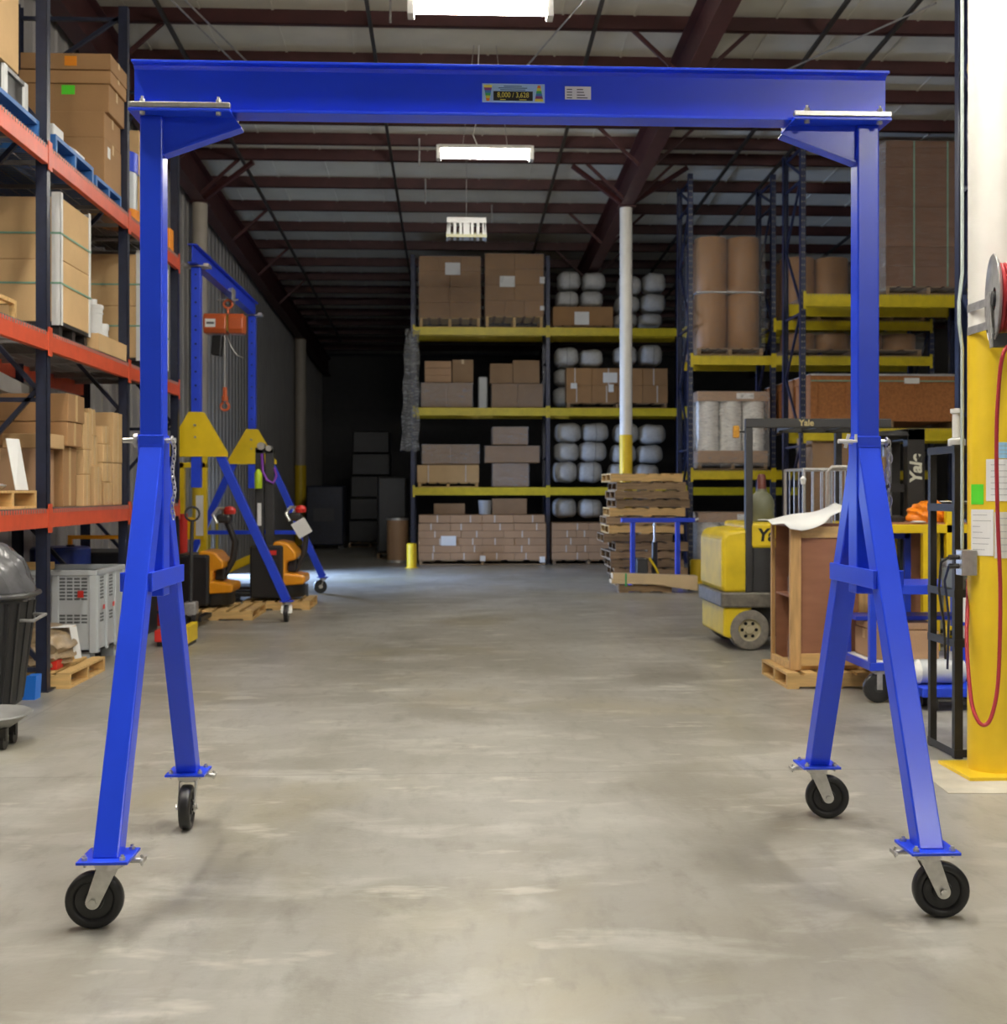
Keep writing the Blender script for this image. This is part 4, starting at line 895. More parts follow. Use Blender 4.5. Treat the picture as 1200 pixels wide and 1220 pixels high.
part('tie_bar', MB().cyl((kx+.2, ky+.1, .11), (kx+.3, ky+.1, .11), .015, 10).cyl((kx+.2, ky+.3, .11), (kx+.3, ky+.3, .11), .015, 10), STEEL, t)
for q in (.05, .2): part('roller', MB().cyl((kx+q-.03, ky+.06, .04), (kx+q+.03, ky+.06, .04), .04, 14).cyl((kx+q-.03, ky+.34, .04), (kx+q+.03, ky+.34, .04), .04, 14), RUBBER, t)
part('end_foot', MB().box(kx+.28, kx+.33, ky, ky+.4, 0, .03), RUBBER, t)
jx, jy = XA(227, 13.6), 13.6
t = thing('jack_handle', 'upright dark pallet jack with slim handle left of the first amber truck', 'pallet jack', (jx, jy, 0))
part('handle_tube', MB().tube([(jx, jy, .25), (jx+.01, jy, .9), (jx+.02, jy, 1.22)], .022, 10), CHAR, t, smooth=True)
part('handle_loop', MB().tube(ring((jx+.02, jy, 1.3), .08, 'y', 16), .013, 8, closed=True), CHAR, t, smooth=True)
part('pump_block', MB().box(jx-.07, jx+.07, jy-.05, jy+.12, .14, .3), STEEL, t, bevel=.02)
for q in (-.05, .05): part('steer_wheel', MB().cyl((jx+q-.025, jy, .085), (jx+q+.025, jy, .085), .085, 18), RUBBER, t)
for q in (-.1, .02): part('fork', MB().box(jx+q, jx+q+.08, jy+.1, jy+.7, .06, .11), BLACK, t)
solo('red_cabinet', MB().box(-3.55, -3.25, 13.83, 14.05, .0, 1.3).box(-3.57, -3.23, 13.81, 14.07, 1.3, 1.34), RED, 'red cabinet edge beside the last orange rack post', 'cabinet', bevel=.01)
for i, px in enumerate((249.5, 258.5)):
    x = XA(px, 19.9)
    solo('yellow_post', MB().box(x-.02, x+.02, 19.88, 19.92, 0, ZA(px, 621+i*2, 19.9)).box(x-.08, x+.08, 19.82, 19.98, 0, .02), M('dull_yellow', (.35,.27,.02), .5), ['thin yellow stake by the left wall, left one of two', 'thin yellow stake by the left wall, right one of two'][i], 'post', 'two thin yellow stakes')

# ================================================================ BACK RACK (yellow beams, navy posts)
BY, BD = 25.3, 1.1
BZ1, BZ2, BZ3 = 1.64, 3.34, 5.06
BXs = [-.86, 2.03, 5.02, 7.95]
rack('tall pallet rack with yellow beams across the back of the hall', lambda u, v, z: (u, BY+v, z), BXs, BD, 6.6, [BZ1, BZ2, BZ3], NAVY, YBEAM, bh=.17, pw=.09, decks=False, loc=(3.5, BY+.55, 0), group='yellow-beamed racks')
def unit_load(label, px0, px1, py0, py1, Y, dep, z0, mat, nx=2, nz=3, wrap=None, pal=WOODG, ph=.125, papers=(), skew=0, cat='boxed load', tapes=False, straps=0):
    """cartons on a pallet held together as one load; sized from where its front face is seen"""
    x0, x1 = XA(px0, Y), XA(px1, Y); z1 = ZA((px0+px1)/2, py0, Y)
    t = thing('pallet_load', label, cat, ((x0+x1)/2, Y+dep/2, z0))
    zz = z0+.004
    if pal: pallet_mesh(t, x0+.02, x1-.02, Y+.01, Y+dep, zz, pal, ph); zz += ph+.002
    hh = (z1-zz)/nz; rnd = random.Random(int(px0*7+py0)); src = None
    for k in range(nz):
        n = nx[k] if isinstance(nx, (list, tuple)) else nx
        ww = (x1-x0)/n
        for i in range(n):
            jy = rnd.uniform(0, .02)
            part('carton', MB().box(x0+i*ww+.002, x0+(i+1)*ww-.002, Y+jy, Y+dep-.03, zz+k*hh+.0015, zz+(k+1)*hh-.0015), mat, t, bevel=.008)
            if tapes:
                xm = x0+(i+.5)*ww+rnd.uniform(-.2, .2)*ww
                part('pale_strap', MB().box(xm-.012, xm+.012, Y+jy-.003, Y+jy, zz+k*hh+.01, zz+(k+1)*hh-.005), STRAPW, t)
    for (a, b, c_, d_) in papers:
        xa, xb = XA(a, Y), XA(b, Y); za, zb = ZA(a, d_, Y), ZA(a, c_, Y)
        part('paper_label', MB().box(xa, xb, Y-.02, Y-.017, za, zb), PAPER, t)
    if wrap: wrap_shell(t, x0-.006, x1+.006, Y-.008, Y+dep, z0+.03, z1+.004, wrap)
    return t
# top shelf
FY = BY+.06
unit_load('tall film-wrapped carton load at the left end of the top back shelf', 499, 573, 305, 388, FY, .95, BZ3, CARD[1], nx=[2, 2, 2, 3], nz=4, wrap=WRAP, pal=WOOD, ph=.2, papers=((530.5, 548.5, 313, 327.5),))
unit_load('tallest carton load, second from left on the top back shelf', 578, 648, 302, 388, FY, .95, BZ3, CARD[1], nx=[3, 2, 2, 2], nz=4, wrap=WRAP, pal=WOOD, ph=.24, papers=((595.5, 613.5, 329, 342), (643, 649, 330, 338), (643.5, 648.5, 364.5, 370)))
unit_load('low carton with a white paper under the bales on the top back shelf', 659, 731, 365, 388, FY, .95, BZ3, CARD[1], nx=1, nz=1, pal=WOODG, ph=.05, papers=((684.5, 702, 371.5, 387),))
# bales
bm = bmesh.new(); bmesh.ops.create_uvsphere(bm, u_segments=20, v_segments=12, radius=1)
for v in bm.verts:
    x, y, z = v.co; sp = lambda q, e: math.copysign(abs(q)**e, q)
    v.co = Vector((sp(x, .55)*(1+.05*math.sin(y*7+z*3)), sp(y, .6), sp(z, .6)*(1+.05*math.sin(x*8))))
BMESH = bpy.data.meshes.new('bale'); bm.to_mesh(BMESH); bm.free(); BMESH.materials.append(BALE)
BMESH.polygons.foreach_set('use_smooth', [True]*len(BMESH.polygons))
STRAPM = bpy.data.meshes.new('tie_string'); 
_m = MB(); _m.tube([(.0, math.copysign(abs(math.cos(a))**.6, math.cos(a))*1.005, math.copysign(abs(math.sin(a))**.6, math.sin(a))*1.005) for a in [2*PI*i/24 for i in range(24)]], .018, 5, closed=True)
STRAPM = _m.mesh('tie_string', M('dark_string', (.10,.10,.11), .6, var=0))
rb = random.Random(5)
def bale(px0, px1, py0, py1, Y, label, z=None, string=False):
    x0, x1 = XA(px0, Y), XA(px1, Y); z1, z0 = ZA(px0, py0, Y), ZA(px0, py1, Y)
    if z is not None: z0 = z
    o = bpy.data.objects.new('plastic_bale', BMESH); C.objects.link(o)
    o.location = ((x0+x1)/2, Y+.42, (z0+z1)/2); o.scale = ((x1-x0)/2*.945, .40, (z1-z0)/2*.935); o.rotation_euler = (0, rb.uniform(-.03, .03), PI if rb.random() < .5 else 0)
    tag(o, label, 'bale', 'white film bales on the back rack')
    if string:
        s_ = bpy.data.objects.new('tie_string', STRAPM); C.objects.link(s_); s_.parent = o; s_.location = (rb.uniform(-.15, .25), 0, 0)
    return o
BALES = [ # px0 px1 py0 py1 words
 (663, 692, 344, 365, 'lower left of four on the low carton, top back shelf', 1), (692.5, 721, 344, 365, 'lower right of four on the low carton, top back shelf', 0),
 (665, 694, 320, 344, 'upper left of four on the low carton, top back shelf', 1), (695, 724, 321.5, 344, 'upper right of four on the low carton, top back shelf', 0),
 (733, 762, 371, 388.5, 'bottom bale left of the column edge, top back shelf', 0), (763, 792, 371, 388.5, 'bottom bale right of the column, top back shelf', 0),
 (735, 765, 350, 371, 'middle bale just showing left of the column, top back shelf', 0), (766, 796, 347, 371, 'middle bale right of the column, top back shelf', 0),
 (738, 767, 326, 350, 'uppermost bale partly hidden by the column, top back shelf', 0), (768, 796, 322, 347, 'uppermost bale right of the column, top back shelf', 0),
 (660, 690, 459, 483.5, 'lowest bale peeping out left of the brown cartons, second shelf', 0), (661, 691, 437, 459, 'bale in the middle peeping out left of the brown cartons, second shelf', 0),
 (662, 692, 411.5, 436, 'left bale on top of the brown cartons, second shelf', 1), (692, 721, 414, 437, 'second bale from left on top of the brown cartons', 0),
 (733, 762, 410, 434, 'bale behind the column above the brown cartons', 0), (764, 792, 408, 435.5, 'rightmost bale above the brown cartons', 1),
 (659, 690, 549, 575.5, 'bottom left of six on the third shelf left of the column', 0), (689, 720, 549, 575.5, 'bottom right of six on the third shelf left of the column', 1),
 (661, 692, 526, 550, 'middle left of six on the third shelf left of the column', 0), (691, 725, 525, 550, 'middle right of six on the third shelf left of the column', 1),
 (662, 695, 502.5, 527, 'top left of six on the third shelf left of the column', 0), (694, 728, 502.5, 526, 'top right of six on the third shelf left of the column', 1),
 (727, 756, 551, 575.5, 'lowest bale behind the column above the pallet stack', 0), (757, 788, 552, 575.5, 'lowest bale right of the column above the pallet stack', 0),
 (730, 761, 528, 552, 'middle bale behind the column foot, third shelf', 0), (761, 793, 529, 552, 'middle bale right of the column, third shelf', 0),
 (733, 764, 503, 528, 'top bale behind the column, third shelf', 0), (763, 796, 504, 529, 'top bale right of the column, third shelf', 0),
 (659, 689, 593, 618, 'left bale on the flat cartons of the floor bay', 0), (690, 720, 594, 618, 'right bale on the flat cartons of the floor bay', 1)]
for b in BALES: bale(b[0], b[1], b[2], b[3], FY+(.46 if 'peeping' in b[4] else .02), 'white film bale, '+b[4], string=bool(b[5]))
# second shelf
unit_load('film-wrapped pair of carton stacks at left on the second back shelf', 502, 563, 456, 483, FY, .9, BZ2, CARD[2], nx=2, nz=1, wrap=WRAPH, pal=None)
unit_load('pale wrapped carton on the left stack of the second back shelf', 506, 538, 430, 456, FY+.03, .8, ZA(520, 455.5, FY), CARD[3], nx=1, nz=3, pal=None)
carton(XA(539, FY+.1), XA(564, FY+.1), FY+.1, FY+.8, ZA(550, 455.4, FY), ZA(550, 428, FY), CARD[2], 'plain carton beside the pale wrapped one, second back shelf', 'y')
unit_load('taped cartons at right of the first bay, lower row, second back shelf', 586, 647, 457, 483, FY, .9, BZ2, CARD[2], nx=2, nz=1, wrap=WRAP, pal=None)
carton(XA(584, FY+.02), XA(611, FY+.02), FY+.02, FY+.85, ZA(600, 456.6, FY), ZA(600, 433, FY), CARD[2], 'left carton of the upper row, right stack, second back shelf', None)
carton(XA(611.5, FY+.02), XA(643, FY+.02), FY+.02, FY+.85, ZA(625, 456.6, FY), ZA(625, 429, FY), CARD[2], 'right carton of the upper row with a pale band, second back shelf', None)
solo('wrapped_machine', MB().box(XA(570, FY+.3), XA(581, FY+.3), FY+.3, FY+.7, BZ2+.003, BZ2+.70), GREYP, 'slim grey machine between the carton stacks, second back shelf', 'machine', bevel=.03)
unit_load('row of eight brown cartons with tags on a pallet, second back shelf', 675, 796, 438.5, 484, FY-.02, .42, BZ2, CARD[1], nx=4, nz=2, pal=WOODG, ph=.11, tapes=True, papers=((718.5, 735.5, 444, 456), (680, 687.5, 456.5, 463), (725, 731, 458, 467)))
# third shelf
t = unit_load('long new carton on a pallet at left of the third back shelf', 497, 571, 554, 580, FY-.03, .9, BZ1, CARD[0], nx=1, nz=1, pal=WOOD, ph=.095, tapes=False)
for px in (510.5, 555): part('binding_strap', MB().box(XA(px, FY)-.012, XA(px, FY)+.012, FY-.035, FY-.028, BZ1+.11, ZA(px, 554, FY)), STRAPW, t)
unit_load('dull film-wrapped cartons on the long new carton, third back shelf', 503, 571, 529.5, 553.6, FY, .85, ZA(535, 553.5, FY), CARD[2], nx=2, nz=1, wrap=WRAPH, pal=None)
unit_load('bottom wrapped carton of the stack of three, third back shelf', 587, 630, 552, 575, FY, .85, BZ1, CARD[2], nx=1, nz=1, wrap=WRAPH, pal=None)
unit_load('wide wrapped carton in the middle of the stack of three, third back shelf', 578, 643, 531, 551.5, FY-.04, .9, ZA(610, 551.6, FY-.04)+.002, CARD[2], nx=1, nz=1, wrap=WRAP, pal=None)
unit_load('topmost wrapped carton of the stack of three, third back shelf', 587, 629, 508.5, 530.5, FY, .85, ZA(608, 530.4, FY)+.004, CARD[2], nx=1, nz=1, wrap=WRAPH, pal=None)
# floor bay
unit_load('very long flat cartons stacked high on the floor under the back rack', 498.5, 651, 623.5, 676, 24.95, 1.05, 0, CARD[3], nx=[4, 3, 4, 3, 4], nz=5, pal=WOODG, ph=.10, tapes=True, papers=((525.5, 543.5, 638.5, 650), (572, 578.5, 662, 668.5), (643, 649.5, 663, 670)))
unit_load('top row of flat cartons lying on the long floor stack', 499, 649.5, 613.5, 623.4, 24.97, 1.0, ZA(575, 623.45, 24.95)+.003, CARD[3], nx=4, nz=1, pal=None, tapes=True)
unit_load('flat cartons on the floor in the second bay of the back rack', 658, 745, 623, 676, 24.95, 1.05, 0, CARD[3], nx=[2, 3, 2, 3, 2], nz=5, pal=WOODG, ph=.10, tapes=True)
zb = ZA(575, 613.5, 24.97)+.004
carton(XA(517, 25.3), XA(554, 25.3), 25.35, 26.0, zb, ZA(530, 600, 25.35), CARD[2], 'dull carton in the shade on the long flat cartons, left one', None)
carton(XA(587, 25.3), XA(628, 25.3), 25.35, 26.0, zb, ZA(600, 594, 25.35), CARD[2], 'dull carton in the shade on the long flat cartons, right one', None)
solo('grey_pail', MB().lathe([(.13, 0), (.15, .3), (0, .3)], (XA(578, 25.6), 25.6, zb), 20), GREYP, 'small grey pail between cartons on the floor stack', 'pail', smooth=True)
# film hanging at the left end post
random.seed(11)
vs = []; m_ = 14
for j in range(m_+1):
    z = ZA(490, 392+145*j/m_, 25.1)
    for i in range(9):
        vs.append((-1.02+.30*i/8-.09*(j/m_)*(1-i/8)+.02*math.sin(j*1.7+i), 25.235+.022*math.sin(i*2.1+j*.5)+.02*math.cos(j*2.3), z+.03*math.sin(i*1.7)))
fs = [(j*9+i, j*9+i+1, (j+1)*9+i+1, (j+1)*9+i) for j in range(m_) for i in range(8)]
solo('hanging_film', MB().add(vs, fs), wrap_mat('grey_hanging_film', .45, (.42,.42,.42)), 'torn grey film hanging from the left end of the back rack', 'plastic film', smooth=True)
def bollard(x, y, z, label, r=.1):
    t = thing('bollard', label, 'bollard', (x, y, 0), group='yellow bollards at rack ends')
    part('post', MB().lathe([(r, .01), (r, z-.02), (r*.8, z), (0, z)], (x, y, 0), 24), COLY, t, smooth=True)
    part('base_ring', MB().lathe([(r+.035, 0), (r+.035, .012), (r, .015)], (x, y, 0), 24), COLY, t, smooth=True)
bollard(-.84, 24.1, .50, 'short yellow bollard at the left end of the back rack')
bollard(4.14, 19.95, .40, 'short yellow bollard beside the pallet stack and blue frame', .12)
def drum(x, y, z, r, hgt, mat, label=None, parent=None, group=None, cat='drum', rim=GALV):
    if parent is None: t = thing('fibre_drum', label, cat, (x, y, z), group=group)
    else: t = parent
    b = part('drum_wall' if parent is None else 'drum', MB().lathe([(r, 0), (r, hgt*.49), (r+.006, hgt*.49), (r+.006, hgt*.51), (r, hgt*.51), (r, hgt), (0, hgt)], (x, y, z), 28), mat, t, smooth=True)
    for q in (0, hgt-.05): part('steel_hoop', MB().lathe([(r, q), (r+.009, q), (r+.009, q+.05), (r, q+.05)], (x, y, z), 28), rim, b if parent is not None else t, smooth=True)
    return t
drum(-1.22, 26.1, 0, .235, .97, DRUMB, 'brown fibre drum with steel hoops standing at the end of the back rack')
# things lost in the dark beyond; stack and bin carry the darkness in their colour
t = thing('pallet_load', 'darkened film-wrapped pallet stack far in the unlit background', 'boxed load', (-2.0, 33, 0))
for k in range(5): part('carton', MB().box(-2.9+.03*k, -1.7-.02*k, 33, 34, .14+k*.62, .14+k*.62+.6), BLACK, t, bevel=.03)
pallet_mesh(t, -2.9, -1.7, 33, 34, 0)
t = thing('blue_bin', 'darkened blue container barely visible in the unlit background', 'bin', (-4.0, 32.2, 0))
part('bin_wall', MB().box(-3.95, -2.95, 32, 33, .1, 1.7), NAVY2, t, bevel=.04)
part('paper_panel', MB().box(-3.75, -3.2, 31.985, 32, .75, 1.1), M('dimmed_paper', (.06,.06,.07), .5), t)
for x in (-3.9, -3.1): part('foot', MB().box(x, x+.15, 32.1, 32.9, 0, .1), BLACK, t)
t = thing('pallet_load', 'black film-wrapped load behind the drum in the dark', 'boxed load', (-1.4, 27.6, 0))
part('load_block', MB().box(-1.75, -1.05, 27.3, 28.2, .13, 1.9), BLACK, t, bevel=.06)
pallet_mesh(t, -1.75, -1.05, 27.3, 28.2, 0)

# ================================================================ PALLET STACK, BLUE FRAME, BUNDLE
rp = random.Random(2); z = 0
names = ['lowest', 'second', 'third', 'fourth', 'fifth', 'sixth', 'seventh', 'eighth', 'ninth', 'tenth', 'eleventh', 'twelfth', 'topmost']
for k in range(13):
    x0 = 2.60+rp.uniform(-.12, .10); w_ = rp.uniform(1.14, 1.26); y0 = 19.45+rp.uniform(-.05, .06)
    mat = WOOD if k in (12, 8, 6) else WOODG
    pallet(x0, x0+w_, y0, y0+1.0, z, 'old wooden pallet, %s of the stack of thirteen before the white column' % names[k], mat, 'x', 6, .14, 'pallets in the tall stack', jit=.015, rz=rp.uniform(-.035, .03)); z += .1425
fx0, fx1, fy = XA(740, 18.7), XA(828, 18.7), 18.7
t = thing('blue_lift_frame', 'royal blue steel frame with two posts and a pump, before the pallet stack', 'frame', ((fx0+fx1)/2, fy, 0))
zt_ = ZA(785, 620, fy)
part('top_bar', MB().box(fx0, fx1, fy-.04, fy+.04, zt_-.03, zt_+.04), BLUE2, t, bevel=.01)
for px in (754, 807.5): part('post', MB().box(XA(px, fy)-.035, XA(px, fy)+.035, fy-.035, fy+.035, .14, zt_-.03), BLUE2, t, bevel=.006)
part('base_bar', MB().box(fx0+.05, fx1-.02, fy-.05, fy+.05, .1, .18), BLUE2, t, bevel=.006)
for x in (fx0+.2, fx1-.15): part('base_leg', MB().box(x-.04, x+.04, fy-.3, fy+.4, .05, .12), BLUE2, t, bevel=.006)
for x in (fx0+.2, fx1-.15):
    for y in (fy-.28, fy+.38): part('wheel', MB().cyl((x-.02, y, .05), (x+.02, y, .05), .05, 14), RUBBER, t)
xm = XA(780, fy)
part('cylinder', MB().cyl((xm, fy, .25), (xm, fy, .75), .045, 14), BLACK, t, smooth=True)
part('piston_rod', MB().cyl((xm, fy, .75), (xm, fy, zt_-.03), .018, 10), GALV, t, smooth=True)
part('pump_box', MB().box(xm-.3, xm-.12, fy-.1, fy+.1, .18, .5), CHAR, t, bevel=.02)
part('yellow_lever', MB().tube([(xm-.1, fy-.1, .5), (xm, fy-.14, .34), (xm+.05, fy-.12, .22), (xm+.22, fy-.12, .2)], .018, 8), YGUS, t, smooth=True)
part('end_knob', MB().cyl((fx1, fy, zt_), (fx1+.06, fy, zt_+.03), .02, 10), GALV, t)
by_ = 18.15
pallet(XA(737, by_), XA(800, by_), by_-.05, by_+.15, 0, 'narrow dark skid under the long kraft bundle', WOODG, 'x', 4, .12)
t = thing('kraft_bundle', 'long kraft-paper bundle with a green strap lying on a skid', 'bundle', (XA(780, by_), by_, .12))
xa, xb = XA(729, by_), XA(829, by_)
part('upper_strip', MB().add([(xa, by_-.1, .21), (xb, by_-.16, .03), (xb, by_-.16, .26), (xa, by_-.1, .3), (xa, by_+.1, .21), (xb, by_+.05, .03), (xb, by_+.05, .26), (xa, by_+.1, .3)], [(0,1,2,3),(7,6,5,4),(0,4,5,1),(1,5,6,2),(2,6,7,3),(3,7,4,0)]), KRAFT, t, bevel=.01)
part('lower_strip', MB().add([(xa-.02, by_-.11, .14), (xb-.5, by_-.15, .124), (xb-.5, by_-.15, .14), (xa-.02, by_-.11, .205), (xa-.02, by_+.1, .14), (xb-.5, by_+.05, .124), (xb-.5, by_+.05, .14), (xa-.02, by_+.1, .205)], [(0,1,2,3),(7,6,5,4),(0,4,5,1),(1,5,6,2),(2,6,7,3),(3,7,4,0)]), KRAFT, t, bevel=.01)
xs_ = XA(744.5, by_); part('green_strap', MB().box(xs_-.012, xs_+.012, by_-.125, by_-.115, .1, .3), M('bright_green_strap', (.05,.45,.15), .4), t)

# ================================================================ RIGHT RACKS
B1Y, B2Y = 18.4, 20.2
XB = 5.50
rack('tall navy rack with yellow beams behind the forklift, nearer of the back-to-back pair', lambda u, v, z: (u, B1Y+v, z), [XB, 8.3], 1.05, 7.1, [2.55, 4.66], NAVY, YBEAM, bh=.2, pw=.085, holes=True, decks=True, loc=(8.3, B1Y+.5, 0), group='yellow-beamed racks')
rack('navy rack with yellow beams holding brown and white rolls, right of the pallet stack', lambda u, v, z: (u, B2Y+v, z), [4.08, 5.52, 8.3], 1.05, 7.02, [[1.92, 3.89], [1.92, 3.89, 4.5]], NAVY, YBEAM, bh=.16, pw=.085, holes=True, decks=True, loc=(7.6, B2Y+.5, 0), group='yellow-beamed racks')
rack('near navy rack post frame at the right edge beside the hose-reel column', lambda u, v, z: (u, 9.95+v, z), [XA(1145, 10.96), 7.5], 1.05, 7.2, [3.6, 5.6], NAVY, YBEAM, bh=.15, pw=.085, holes=True, decks=False, loc=(6, 11, 0), group='yellow-beamed racks')
def roll_load(label, x0, y0, z0, r, hgt, nx, ny, tiers, mat, wrap, pal=WOODG, cap=None, sep=True):
    t = thing('roll_load', label, 'wrapped load', (x0+nx*r, y0+ny*r, z0)); zz = z0+.004
    pallet_mesh(t, x0, x0+2*r*nx, y0, y0+2*r*ny, zz, pal, .12); zz += .122
    ww, dd = 2*r*nx, 2*r*ny; src = None
    if cap:
        part('cardboard_tray', MB().box(x0, x0+ww, y0, y0+dd, zz, zz+.005).box(x0, x0+ww, y0-.004, y0, zz, zz+.2).box(x0-.004, x0, y0, y0+dd, zz, zz+.2).box(x0+ww, x0+ww+.004, y0, y0+dd, zz, zz+.2), CARD[3], t); zz += .006
    for k in range(tiers):
        for i in range(nx):
            for j in range(ny):
                cx, cy = x0+r+2*r*i, y0+r+2*r*j
                prof = [(r*.3, 0), (r-.012, 0), (r-.003, .012), (r-.003, hgt-.012), (r-.012, hgt), (r*.3, hgt)] if not cap else [(r*.3, 0)]+[(r-.004-(.012 if q % 2 else 0), .01+(hgt-.02)*q/14) for q in range(15)]+[(r*.3, hgt)]
                part('roll', MB().lathe(prof, (cx, cy, zz), 24), mat, t, smooth=True)
        zz += hgt+.004
        if sep and k < tiers-1:
            part('tier_sheet', MB().box(x0-.01, x0+ww+.01, y0-.01, y0+dd+.01, zz, zz+.02), GREYP, t); zz += .024
    if cap:
        part('cardboard_cap', MB().box(x0-.006, x0+ww+.006, y0-.006, y0+dd+.006, zz, zz+.005).box(x0-.01, x0+ww+.01, y0-.012, y0-.007, zz-.16, zz+.005).box(x0-.012, x0-.007, y0-.01, y0+dd+.01, zz-.16, zz+.005), CARD[3], t)
        part('paper_label', MB().box(x0+ww*.55, x0+ww*.8, y0-.016, y0-.013, zz-.12, zz-.02), PAPER, t); zz += .006
    wrap_shell(t, x0-.02, x0+ww+.02, y0-.022, y0+dd+.01, z0+.06, zz+.004, wrap)
    return t
roll_load('two tiers of tall brown paper rolls in film above the white rolls', 4.20, B2Y+.02, 3.897, .285, .95, 2, 2, 2, ROLLB, WRAP)
roll_load('white rolls with cardboard cap in film on the lower yellow beams', 4.2, B2Y-.05, 1.927, .2, 1.2, 3, 2, 1, JUG, WRAPH, cap=True)
roll_load('white rolls in film on the floor beside the blue frame', 4.2, B2Y-.1, 0, .2, 1.05, 3, 2, 1, JUG, WRAPH, cap=True, pal=WOODG)
roll_load('brown paper rolls in film on the high beams right of the lacing', 5.72, B2Y+.02, 4.507, .3, .98, 2, 2, 1, ROLLB, WRAP)
roll_load('single tier of brown rolls at far right of the high beams', 7.02, B2Y+.02, 4.507, .29, .95, 2, 2, 1, ROLLB, WRAP)
roll_load('brown rolls below the high beams, seen under the yellow deck', 5.75, B2Y+.1, 3.897, .3, .28, 4, 1, 1, ROLLB, WRAP, pal=WOODG)
# big dark board load
lx0, lx1 = XA(1056, B1Y+.02), XA(1139, B1Y+.02)+.25
t = thing('board_load', 'very tall dark brown cardboard load in film at top right', 'boxed load', ((lx0+lx1)/2, B1Y+.5, 4.67))
pallet_mesh(t, lx0, lx1, B1Y+.03, B1Y+1.0, 4.67)
n = 22; hh = 2.3/n
for k in range(n):
    part('board_layer', MB().box(lx0+.005*(k % 2), lx1, B1Y+.03+.004*(k % 3), B1Y+1.0, 4.797+k*hh+.001, 4.797+(k+1)*hh-.001), CARD[4], t)
for px in (1090, 1130): part('strap', MB().box(XA(px, B1Y)-.012, XA(px, B1Y)+.012, B1Y+.02, B1Y+.027, 4.8, 7.095), STRAPG, t)
wrap_shell(t, lx0-.01, lx1+.01, B1Y+.015, B1Y+1.0, 4.72, 7.1, WRAP)
wrap_shell(t, lx0-.14, lx0-.02, B1Y+.02, B1Y+.95, 4.72, 7.08, WRAPH, n=6, amp=.02, name='loose_film')
# wooden crate across both racks
cx0, cx1, cy0, cy1, cz0, cz1 = XA(967, B1Y), 8.15, B1Y+.02, 21.2, 2.56, ZA(1000, 446, B1Y)
t = thing('wooden_crate', 'long orange-brown wooden crate with framed panels on the yellow beams', 'crate', ((cx0+cx1)/2, (cy0+cy1)/2, cz0))
part('crate_panels', MB().box(cx0+.02, cx1-.02, cy0+.02, cy1-.02, cz0+.1, cz1-.03), OSB, t)
def fr(b): part('frame_board', MB().box(*b), OSB, t, bevel=.003)
fr((cx0, cx1, cy0, cy0+.02, cz0+.1, cz0+.2)); fr((cx0, cx1, cy0, cy0+.02, cz1-.12, cz1-.03))
for x in (cx0, cx0+.55, cx0+1.1, cx0+1.65, cx1-.1): fr((x, x+.1, cy0, cy0+.02, cz0+.2, cz1-.12))
fr((cx0, cx0+.02, cy0+.02, cy1, cz0+.1, cz0+.2)); fr((cx0, cx0+.02, cy0+.02, cy1, cz1-.12, cz1-.03))
for y in (cy0+.02, cy0+.9, cy0+1.8, cy1-.1): fr((cx0, cx0+.02, y, y+.1, cz0+.2, cz1-.12))
for x in (cx0+.1, cx0+1.2, cx1-.25): part('runner', MB().box(x, x+.12, cy0, cy1, cz0, cz0+.1), WOODG, t)
part('lid', MB().box(cx0-.01, cx1, cy0-.01, cy1, cz1-.03, cz1), OSB, t)
part('grey_cover', MB().box(cx0-.015, cx1, cy0-.015, cy1, cz1+.001, cz1+.012).box(cx0-.015, cx1, cy0-.018, cy0-.013, cz1-.02, cz1+.012), M('pale_grey_sheet', (.45,.45,.46), .5), t)
part('green_strap', MB().box(cx0-.003, cx1, cy0-.006, cy0-.001, cz1-.11, cz1-.09), STRAPG, t)
part('paper_label', MB().box(XA(1078, B1Y), XA(1096, B1Y), cy0-.01, cy0-.006, cz1-.14, cz1-.05), PAPER, t)
unit_load('brown cartons in film on the low level right of the forklift guard', 968, 1030, 520, 600, B1Y+.1, .85, 0, CARD[1], nx=2, nz=4, wrap=WRAP)

# ================================================================ FORKLIFT
fy0, fy1 = 11.45, 12.5
t = thing('forklift', 'yellow forklift with black overhead guard and mast, half hidden by the crate', 'forklift', (3.6, 12, 0))
x0 = 2.62
part('counterweight', MB().prism([(x0+.03, .56), (x0, .62), (x0, 1.10), (x0+.05, 1.17), (x0+.30, 1.2), (x0+.30, .56)], 'y', fy0+.02, fy1-.02), FORKY, t, bevel=.05, seg=3)
part('hood', MB().box(x0+.3, 4.15, fy0+.02, fy1-.02, .56, 1.19), M('fork_black', (.03,.03,.032), .55, var=.1), t, bevel=.02)
part('hood_top', MB().box(x0+.26, 4.0, fy0, fy1, 1.0, 1.25), FORKY, t, bevel=.03)
part('bumper', MB().box(x0-.01, 4.4, fy0-.01, fy1+.01, .42, .57), M('scuffed_grey_steel', (.16,.145,.12), .5, var=.3, scale=14), t, bevel=.02)
part('skirt', MB().prism([(x0+.02, .43), (x0+.02, .14), (x0+.08, .12), (x0+.17, .12), (x0+.20, .3), (x0+.32, .43)], 'y', fy0+.02, fy1-.02), FORKY, t, bevel=.02)
part('frame_belly', MB().box(x0+.2, 4.5, fy0+.15, fy1-.15, .12, .43), CHAR, t)
text('maker_name', 'Yale', .17, M('letter_black', (.012,.012,.012), .5, var=0), t, (3.115, fy0-.001, 1.125), (PI/2, 0, 0), bold=.006, shear=.15)
